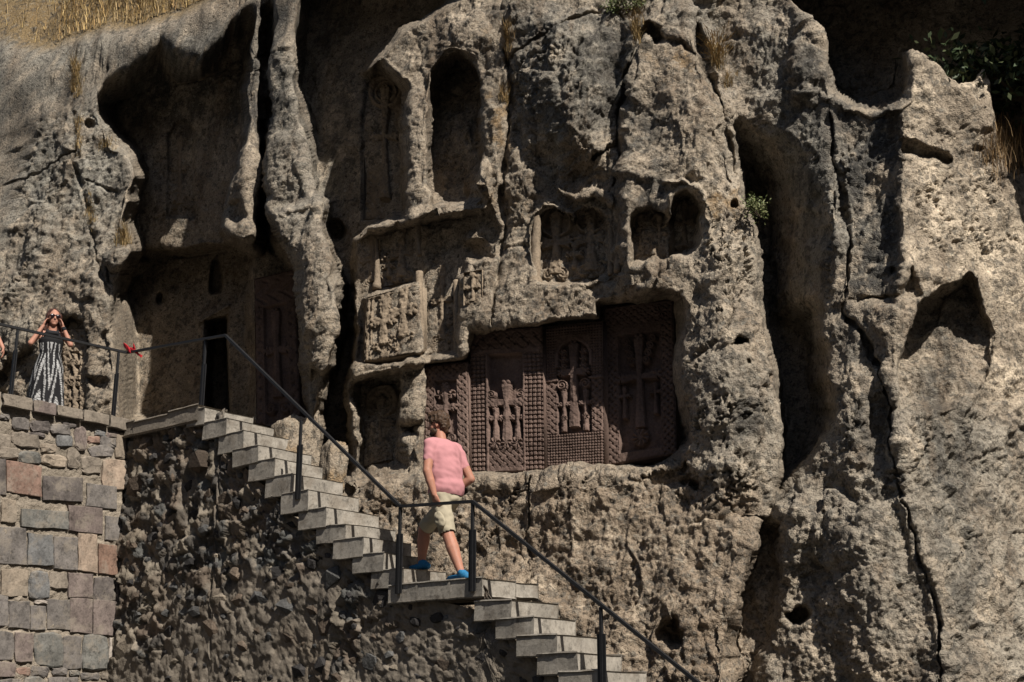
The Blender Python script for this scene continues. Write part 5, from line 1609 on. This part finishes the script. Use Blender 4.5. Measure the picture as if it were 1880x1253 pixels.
def hand(V, F_, wrist, dirn, palm_n, thumb_side, curl=0.4, sc=1.0):
    d = np.asarray(dirn, float); d /= np.linalg.norm(d)
    n = np.asarray(palm_n, float); n = n - d * (n @ d); n /= np.linalg.norm(n)
    t = np.cross(n, d) * thumb_side
    c = np.asarray(wrist, float) + d * 0.045 * sc
    ellipsoid(V, F_, c, (0.050 * sc, 0.040 * sc, 0.016 * sc), axes=[d, t, n])
    for k, (off, ln) in enumerate(((0.030, 0.062), (0.011, 0.070), (-0.009, 0.066), (-0.028, 0.052))):
        a = np.asarray(wrist) + d * 0.082 * sc + t * off * sc
        d1 = d * cos(curl * 0.6) + n * sin(curl * 0.6); d2 = d * cos(curl * 1.6) + n * sin(curl * 1.6)
        b = a + d1 * ln * 0.55 * sc; e = b + d2 * ln * 0.5 * sc
        capsule(V, F_, a - d * 0.02 * sc, b, 0.0092 * sc, 0.0086 * sc, 8); capsule(V, F_, b, e, 0.0086 * sc, 0.0072 * sc, 8)
    a = np.asarray(wrist) + d * 0.03 * sc + t * 0.03 * sc
    b = a + (d * 0.7 + t * 0.6 + n * 0.35) * 0.038 * sc; e = b + (d * 0.9 + t * 0.25 + n * 0.4) * 0.028 * sc
    capsule(V, F_, a, b, 0.012 * sc, 0.010 * sc, 8); capsule(V, F_, b, e, 0.010 * sc, 0.008 * sc, 8)

def head_volumes(V, F_, c, A, s=1.0, neck=None):
    """A: rows are forward, left, up of the head"""
    f, l, u = A
    g = lambda a, b, k: np.asarray(c) + f * a * s + l * b * s + u * k * s
    ellipsoid(V, F_, g(-0.012, 0, 0.030), (0.096 * s, 0.076 * s, 0.098 * s), A)
    ellipsoid(V, F_, g(0.022, 0, -0.035), (0.066 * s, 0.060 * s, 0.085 * s), A)
    ellipsoid(V, F_, g(0.058, 0, -0.092), (0.028 * s, 0.030 * s, 0.024 * s), A)          # chin
    capsule(V, F_, g(0.082, 0, 0.012), g(0.100, 0, -0.028), 0.010 * s, 0.015 * s, 8)     # nose
    ellipsoid(V, F_, g(0.078, 0, -0.062), (0.014 * s, 0.024 * s, 0.009 * s), A)          # lips
    ellipsoid(V, F_, g(0.072, 0, 0.032), (0.018 * s, 0.05 * s, 0.010 * s), A)            # brow
    for sd in (-1, 1):
        ellipsoid(V, F_, g(-0.008, sd * 0.076, -0.012), (0.018 * s, 0.009 * s, 0.032 * s), A)   # ears
        ellipsoid(V, F_, g(0.048, sd * 0.036, -0.028), (0.022 * s, 0.022 * s, 0.024 * s), A)    # cheeks
    if neck is not None: capsule(V, F_, neck, g(-0.012, 0, -0.05), 0.060 * s, 0.054 * s)
    return g

# ---- the man climbing the stairs
us11 = tops[11][1] - zl
man_o = stair_pt(-0.53, 0.24, zl)
M = Pose(man_o, AX)
man = empty('person', man_o)
tag(man, 'man in pink t-shirt and khaki shorts climbing the stairs, seen from behind', 'person')
V, F_ = [], []
pel, che, nek = M(0, 0, 0.90), M(0.05, 0, 1.25), M(0.085, 0, 1.44)
ellipsoid(V, F_, M(0, 0, 0.90), (0.12, 0.165, 0.13), M.axes()); ellipsoid(V, F_, M(0.03, 0, 1.08), (0.125, 0.155, 0.17), M.axes()); ellipsoid(V, F_, M(0.05, 0, 1.27), (0.12, 0.185, 0.17), M.axes())
capsule(V, F_, M(0.05, 0.15, 1.385), M(0.05, -0.15, 1.385), 0.062, 0.062)
sl, el, wl_ = M(0.045, 0.195, 1.375), M(0.015, 0.262, 1.095), M(-0.045, 0.222, 0.86)
sr, er, wr = M(0.045, -0.195, 1.375), M(-0.075, -0.275, 1.075), M(0.10, -0.20, 0.955)
for a, b, c in ((sl, el, wl_), (sr, er, wr)):
    capsule(V, F_, a, b, 0.060, 0.048); capsule(V, F_, b, b + (c - b) * 0.4, 0.047, 0.048); capsule(V, F_, b + (c - b) * 0.4, c, 0.047, 0.031)
hl, kl, al = M(0, 0.092, 0.86), M(-0.13, 0.105, 0.475), M(-0.305, 0.105, 0.095)
hr, kr, ar = M(0.01, -0.092, 0.86), M(0.38, -0.095, 0.60), M(0.42, -0.10, us11 + 0.095)
for a, b, c in ((hl, kl, al), (hr, kr, ar)):
    capsule(V, F_, a, b, 0.095, 0.062); capsule(V, F_, b, b + (c - b) * 0.35, 0.062, 0.068); capsule(V, F_, b + (c - b) * 0.35, c, 0.066, 0.038)
    capsule(V, F_, c, c + M.F * 0.02 - M.U * 0.04, 0.036, 0.036)
hd_c = M(0.125, 0.005, 1.615)
HA = M.axes(yaw=0.45, pitch=-0.12)
g = head_volumes(V, F_, hd_c, HA, 1.0, M(0.075, 0, 1.42))
hand(V, F_, wl_, M(-0.075, 0.20, 0.77) - wl_, -M.L, 1, 0.5)
hand(V, F_, wr, M(0.20, -0.15, 0.93) - wr, M.L, -1, 0.6)
fuse('body', V, F_, 0.0085, M_SKIN, man, 3)
V, F_ = [], []                                             # hair: cap with curls, and a beard
ellipsoid(V, F_, g(-0.026, 0, 0.048), (0.106, 0.094, 0.098), HA); ellipsoid(V, F_, g(-0.062, 0, -0.008), (0.060, 0.084, 0.088), HA); ellipsoid(V, F_, g(0.03, 0, 0.098), (0.068, 0.068, 0.044), HA)
fuse('hair', V, F_, 0.008, M_HAIRB, man, 2, disp=lambda c: 0.016 * mnoise.noise(c * 26) + 0.008 * mnoise.noise(c * 60))
V, F_ = [], []
ellipsoid(V, F_, g(0.060, 0, -0.088), (0.036, 0.044, 0.036), HA); ellipsoid(V, F_, g(0.030, 0.05, -0.068), (0.036, 0.018, 0.038), HA); ellipsoid(V, F_, g(0.030, -0.05, -0.068), (0.036, 0.018, 0.038), HA)
fuse('beard', V, F_, 0.007, M_HAIRB, man, 2, disp=lambda c: 0.006 * mnoise.noise(c * 50))
V, F_ = [], []                                             # t-shirt
ellipsoid(V, F_, M(0.0, 0, 0.95), (0.168, 0.205, 0.16), M.axes()); ellipsoid(V, F_, M(0.02, 0, 1.10), (0.170, 0.205, 0.24), M.axes()); ellipsoid(V, F_, M(0.04, 0, 1.27), (0.150, 0.215, 0.19), M.axes())
capsule(V, F_, M(0.05, 0.155, 1.383), M(0.05, -0.155, 1.383), 0.078, 0.078)
capsule(V, F_, M(0.075, 0.03, 1.405), M(0.075, -0.03, 1.405), 0.058, 0.058)
for a, b in ((sl, el), (sr, er)):
    capsule(V, F_, a, a + (b - a) * 0.55, 0.070, 0.062)
def fold(c):
    return 0.010 * mnoise.noise(Vector((c.x * 7, c.y * 7, c.z * 13))) + 0.006 * mnoise.noise(Vector((c.x * 16 + c.z * 14, c.y * 16, c.z * 20)))
hemL = sl + (el - sl) * 0.58; hemR = sr + (er - sr) * 0.58
sh_o = fuse('t_shirt', V, F_, 0.011, M_SHIRT, man, 12, cuts=((M(0, 0, 0.875), (0, 0, -1)),), disp=fold)
V, F_ = [], []                                             # shorts
ellipsoid(V, F_, M(0, 0, 0.87), (0.142, 0.180, 0.13), M.axes())
for a, b in ((hl, kl), (hr, kr)):
    d_ = (b - a) / np.linalg.norm(b - a)
    capsule(V, F_, a, b - d_ * 0.04, 0.106, 0.088)
def fold2(c): return 0.012 * mnoise.noise(Vector((c.x * 9, c.y * 9, c.z * 12 + 5))) + 0.007 * mnoise.noise(Vector((c.x * 22, c.y * 22, c.z * 22)))
so = fuse('shorts', V, F_, 0.011, M_SHORT, man, 4, cuts=((M(0, 0, 0.955), (0, 0, 1)),), disp=fold2)
# open the leg hems: cut each leg below its own knee plane
bm = bmesh.new(); bm.from_mesh(so.data)
for (a, b, sd) in ((hl, kl, 1), (hr, kr, -1)):
    d_ = (b - a) / np.linalg.norm(b - a)
    kill = [v for v in bm.verts if (np.array(v.co) - (b - d_ * 0.005)) @ d_ > 0 and np.linalg.norm(np.array(v.co) - b) < 0.2]
    bmesh.ops.delete(bm, geom=kill, context='VERTS')
bm.to_mesh(so.data); bm.free()
V, F_ = [], []                                             # cargo pocket on the near leg
mid = hl + (kl - hl) * 0.66 + M.L * 0.100 - M.F * 0.02
dleg = (kl - hl) / np.linalg.norm(kl - hl)
ellipsoid(V, F_, mid, (0.070, 0.030, 0.095), [M.F, M.L, -dleg])
fuse('cargo_pocket', V, F_, 0.009, M_SHORT, man, 2, disp=lambda c: 0.008 * mnoise.noise(c * 28))
V, F_ = [], []
n_ = 28
for k in range(n_):
    an = 2 * pi * k / n_
    for z_ in (0.915, 0.945): V.append(M(0.143 * cos(an), 0.183 * sin(an), z_))
for k in range(n_):
    a = 2 * k; b = 2 * ((k + 1) % n_); F_.append((a, b, b + 1, a + 1))
child(newmesh('belt', V, F_, M_BLACK, True), man)
for (an_, yaw, nm) in ((al, 0.0, 0), (ar, 0.0, 1)):        # trainers
    zs = zl if nm == 0 else zl + us11
    ff = M.F
    heel = np.array([an_[0], an_[1], zs + 0.012]) - ff * 0.075
    V, F_ = [], []
    capsule(V, F_, heel + M.U * 0.04, heel + M.U * 0.075 + ff * 0.06, 0.040, 0.048); capsule(V, F_, heel + M.U * 0.042 + ff * 0.04, heel + M.U * 0.026 + ff * 0.215, 0.044, 0.036)
    sh_ = fuse('shoe', V, F_, 0.008, M_SHOE, man, 3, cuts=((heel + M.U * 0.012, (0, 0, -1)), (heel + M.U * 0.105, (0, 0, 1))))
    V, F_ = [], []
    ns = 20
    for k in range(ns):
        an = 2 * pi * k / ns
        q = heel + ff * (0.085 + 0.162 * cos(an)) + M.L * 0.056 * sin(an) * (1.0 - 0.15 * cos(an))
        V += [q - M.U * 0.010, q + M.U * 0.026]
    for k in range(ns):
        a = 2 * k; b = 2 * ((k + 1) % ns); F_.append((a, b, b + 1, a + 1))
    F_ += [tuple(range(0, 2 * ns, 2)), tuple(range(1, 2 * ns, 2))]
    so_ = newmesh('sole', V, F_, M_SOLE); fix_normals(so_); so_.parent = sh_; so_.matrix_parent_inverse = Matrix.Translation(-Vector(man.location))
    V, F_ = [], []
    for k in range(4):
        q = heel + ff * (0.10 + 0.028 * k) + M.U * (0.088 - 0.012 * k)
        capsule(V, F_, q + M.L * 0.028, q - M.L * 0.028, 0.005, 0.005, 6)
    la = newmesh('laces', V, F_, M_SOLE); la.parent = sh_; la.matrix_parent_inverse = Matrix.Translation(-Vector(man.location))

# ---- the woman on the terrace
wd_ = 16.95
wq = at(93, 640, wd_)
wom_o = np.array([wq[0], wq[1], tz])
toc = CAMP - wom_o
P = Pose(wom_o, (toc[0] + 1.2, toc[1]))
hs = at(93, 562, wd_)[2] - tz                              # her height from the picture
s = hs / 1.64
W_ = lambda f, l, u: P(f * s, l * s, u * s)
woman = empty('person', wom_o)
tag(woman, 'woman in long black and white patterned dress with both hands raised to her hair', 'person')
V, F_ = [], []
ellipsoid(V, F_, W_(0, 0, 0.92), (0.11 * s, 0.16 * s, 0.13 * s), P.axes()); ellipsoid(V, F_, W_(0, 0, 1.05), (0.09 * s, 0.125 * s, 0.14 * s), P.axes()); ellipsoid(V, F_, W_(0.01, 0, 1.22), (0.105 * s, 0.145 * s, 0.13 * s), P.axes())
capsule(V, F_, W_(0, 0.12, 1.305), W_(0, -0.12, 1.305), 0.048 * s, 0.048 * s)
shl, ell_, wll = W_(0.0, 0.150, 1.300), W_(0.11, 0.225, 1.165), W_(0.10, 0.120, 1.385)
shr, elr, wrr = W_(0.0, -0.150, 1.300), W_(0.11, -0.25, 1.135), W_(0.10, -0.125, 1.375)
for a, b, c in ((shl, ell_, wll), (shr, elr, wrr)):
    capsule(V, F_, a, b, 0.046 * s, 0.038 * s); capsule(V, F_, b, c, 0.037 * s, 0.024 * s)
for sd in (-1, 1):
    capsule(V, F_, W_(0, sd * 0.085, 0.86), W_(0.02, sd * 0.085, 0.47), 0.085 * s, 0.055 * s); capsule(V, F_, W_(0.02, sd * 0.085, 0.47), W_(-0.01, sd * 0.085, 0.06), 0.052 * s, 0.035 * s)
    capsule(V, F_, W_(-0.02, sd * 0.085, 0.035), W_(0.14, sd * 0.095, 0.025), 0.035 * s, 0.026 * s)
WA_ = P.axes(yaw=0.12, pitch=0.02)
g = head_volumes(V, F_, W_(0.02, 0, 1.515), WA_, 0.98 * s, W_(0.0, 0, 1.31))
hand(V, F_, wll, W_(0.075, 0.085, 1.50) - wll, -P.L, 1, 0.5, 0.92 * s); hand(V, F_, wrr, W_(0.075, -0.09, 1.49) - wrr, P.L, -1, 0.5, 0.92 * s)
fuse('body', V, F_, 0.0085, M_SKIN2, woman, 3)
V, F_ = [], []
ellipsoid(V, F_, g(-0.028, 0, 0.045), (0.100, 0.088, 0.096), WA_); ellipsoid(V, F_, g(-0.055, 0, -0.03), (0.06, 0.085, 0.11), WA_)
for sd in (-1, 1):
    capsule(V, F_, g(0.0, sd * 0.074, 0.04), g(-0.02, sd * 0.085, -0.12), 0.030, 0.034); capsule(V, F_, g(-0.02, sd * 0.085, -0.12), g(-0.03, sd * 0.10, -0.26), 0.034, 0.018)
fuse('hair', V, F_, 0.009, M_HAIRD, woman, 2, disp=lambda c: 0.007 * mnoise.noise(Vector((c.x * 50, c.y * 50, c.z * 9))))
V, F_ = [], []
for sd in (-1, 1):
    ellipsoid(V, F_, g(0.090, sd * 0.036, 0.006), (0.010, 0.032, 0.026), WA_)
    capsule(V, F_, g(0.085, sd * 0.064, 0.012), g(0.0, sd * 0.080, 0.010), 0.005, 0.004, 6)
capsule(V, F_, g(0.098, 0.01, 0.014), g(0.098, -0.01, 0.014), 0.005, 0.005, 6)
child(newmesh('sunglasses', V, F_, M_LENS, True), woman)

def dress_mat():
    m, nt, bs = mat_new('leaf_print_cloth')
    a = nt.nodes.new('ShaderNodeVertexColor'); a.layer_name = 'tint'
    nt.links.new(a.outputs[0], bs.inputs['Base Color']); bs.inputs['Roughness'].default_value = 0.85
    return m
nu, nv = 120, 150
rows = [(1.315, .112, .075), (1.27, .135, .105), (1.21, .155, .122), (1.13, .142, .112), (1.04, .128, .100), (0.96, .150, .118), (0.86, .182, .145), (0.6, .205, .165), (0.3, .228, .188), (0.03, .255, .215)]
ru = np.array([q[0] for q in rows])[::-1]; rl = np.array([q[1] for q in rows])[::-1]; rf_ = np.array([q[2] for q in rows])[::-1]
V = []; C_ = []
for i in range(nv):
    u = 1.315 + (0.03 - 1.315) * i / (nv - 1)
    a, b = np.interp(u, ru, rl), np.interp(u, ru, rf_)
    k = smooth(1.0, 0.3, u)
    for j in range(nu):
        an = 2 * pi * j / nu
        w = 1 + float(k) * (0.07 * sin(an * 7 + 1.3 * sin(u * 3)) + 0.045 * sin(an * 11 + 2 + u))
        V.append(W_(b * w * cos(an), a * w * sin(an), u))
        # feathered white leaves on black: slanting blades with fine ribs
        x_ = (an if an < pi else an - 2 * pi) * 0.21
        y_ = u
        wx_ = x_ + 0.02 * sin(y_ * 5 + 1)
        sgn = 1 if (int(np.floor(wx_ / 0.105)) % 2) else -1
        lx = (wx_ / 0.105) % 1.0 - 0.5
        band = (y_ * 2.1 + sgn * lx * 1.1 + 0.35 * sin(x_ * 23 + 1)) % 1.0
        leaf = band < 0.50 - 0.4 * abs(lx)
        rib = (y_ * 46 + sgn * lx * 20) % 1.0 < 0.24
        on = leaf and not rib and u < 1.16
        if 1.10 < u < 1.17 and abs(x_) < 0.07: on = leaf
        C_.append((0.34, 0.335, 0.33) if on else (0.010, 0.010, 0.011))
F_ = []
for i in range(nv - 1):
    for j in range(nu):
        k2 = (j + 1) % nu
        F_.append((i * nu + j, i * nu + k2, (i + 1) * nu + k2, (i + 1) * nu + j))
dr_o = newmesh('dress', V, np.array(F_), dress_mat(), True, colors=np.array(C_, np.float32)); child(dr_o, woman)
V, F_ = [], []
for sd in (-1, 1):
    capsule(V, F_, W_(0.085, sd * 0.085, 1.27), W_(0.05, sd * 0.060, 1.345), 0.020 * s, 0.016 * s); capsule(V, F_, W_(0.05, sd * 0.060, 1.345), W_(-0.05, sd * 0.055, 1.35), 0.016 * s, 0.016 * s)
capsule(V, F_, W_(0.085, -0.05, 1.30), W_(0.085, 0.05, 1.30), 0.035 * s, 0.035 * s)
fuse('halter_strap', V, F_, 0.008, M_BLACK, woman, 2)
V, F_ = [], []
for k in range(16):
    an = 2 * pi * k / 16; 
d_ = (wll - ell_) / np.linalg.norm(wll - ell_); c_ = wll - d_ * 0.03
capsule(V, F_, c_, c_ + d_ * 0.012, 0.031 * s, 0.030 * s)
child(newmesh('bracelet', V, F_, M_BLACK, True), woman)

# ---- a visitor of whom only a forearm and hand reach into the frame
hq = at(7, 652, 16.3)
vo = np.array([hq[0] - 0.46, hq[1] + 0.02, tz])
B = Pose(vo, (0.35, -1.0))
hz = hq[2] - tz
vis = empty('person', vo)
tag(vis, 'visitor at the left edge of whom only a bare forearm and hand show', 'person')
V, F_ = [], []
ellipsoid(V, F_, B(0, 0, 0.95), (0.11, 0.16, 0.13), B.axes()); ellipsoid(V, F_, B(0, 0, 1.12), (0.11, 0.15, 0.16), B.axes()); ellipsoid(V, F_, B(0, 0, 1.30), (0.12, 0.18, 0.16), B.axes())
capsule(V, F_, B(0, 0.15, 1.42), B(0, -0.15, 1.42), 0.058, 0.058)
k_ = np.linalg.inv(np.array([B.F, B.L, B.U]).T) @ (hq - vo)
wv = B(k_[0] - 0.0, k_[1] - 0.02, k_[2] + 0.09)
ev = hq + np.array([-0.16, 0.05, 0.30])
capsule(V, F_, B(0, 0.19, 1.41), ev, 0.050, 0.040); capsule(V, F_, ev, wv, 0.040, 0.026)
hand(V, F_, wv, hq - np.array([0, 0, 0.02]) - wv, -B.L, 1, 0.6)
capsule(V, F_, B(0, -0.19, 1.41), B(0, -0.25, 1.12), 0.050, 0.040); capsule(V, F_, B(0, -0.25, 1.12), B(0.10, -0.22, 0.88), 0.040, 0.026); hand(V, F_, B(0.10, -0.22, 0.88), (0.1, -0.1, -1), B.L, -1, 0.5)
for sd in (-1, 1):
    capsule(V, F_, B(0, sd * 0.09, 0.88), B(0.02, sd * 0.09, 0.48), 0.09, 0.058); capsule(V, F_, B(0.02, sd * 0.09, 0.48), B(0, sd * 0.09, 0.09), 0.056, 0.038); capsule(V, F_, B(-0.03, sd * 0.09, 0.045), B(0.15, sd * 0.10, 0.035), 0.042, 0.034)
g = head_volumes(V, F_, B(0.02, 0, 1.63), B.axes(), 1.0, B(0, 0, 1.44))
fuse('body', V, F_, 0.009, M_SKIN2, vis, 3)
V, F_ = [], []
ellipsoid(V, F_, g(-0.03, 0, 0.048), (0.098, 0.086, 0.094), B.axes())
fuse('hair', V, F_, 0.010, M_HAIRB, vis, 2)
V, F_ = [], []
ellipsoid(V, F_, B(0, 0, 1.0), (0.135, 0.185, 0.14), B.axes()); ellipsoid(V, F_, B(0, 0, 1.16), (0.135, 0.178, 0.2), B.axes()); ellipsoid(V, F_, B(0, 0, 1.32), (0.135, 0.2, 0.17), B.axes()); capsule(V, F_, B(0, 0.15, 1.42), B(0, -0.15, 1.42), 0.074, 0.074)
for sd in (-1, 1): capsule(V, F_, B(0, sd * 0.19, 1.41), B(0.005, sd * 0.215, 1.28), 0.070, 0.066)
fuse('t_shirt', V, F_, 0.012, M_BLACK, vis, 3, cuts=((B(0, 0, 0.93), (0, 0, -1)),))
V, F_ = [], []
ellipsoid(V, F_, B(0, 0, 0.92), (0.13, 0.178, 0.13), B.axes())
for sd in (-1, 1): capsule(V, F_, B(0, sd * 0.09, 0.88), B(0.02, sd * 0.09, 0.48), 0.105, 0.080); capsule(V, F_, B(0.02, sd * 0.09, 0.48), B(0, sd * 0.09, 0.10), 0.078, 0.066)
fuse('trousers', V, F_, 0.012, M_BLACK, vis, 3)
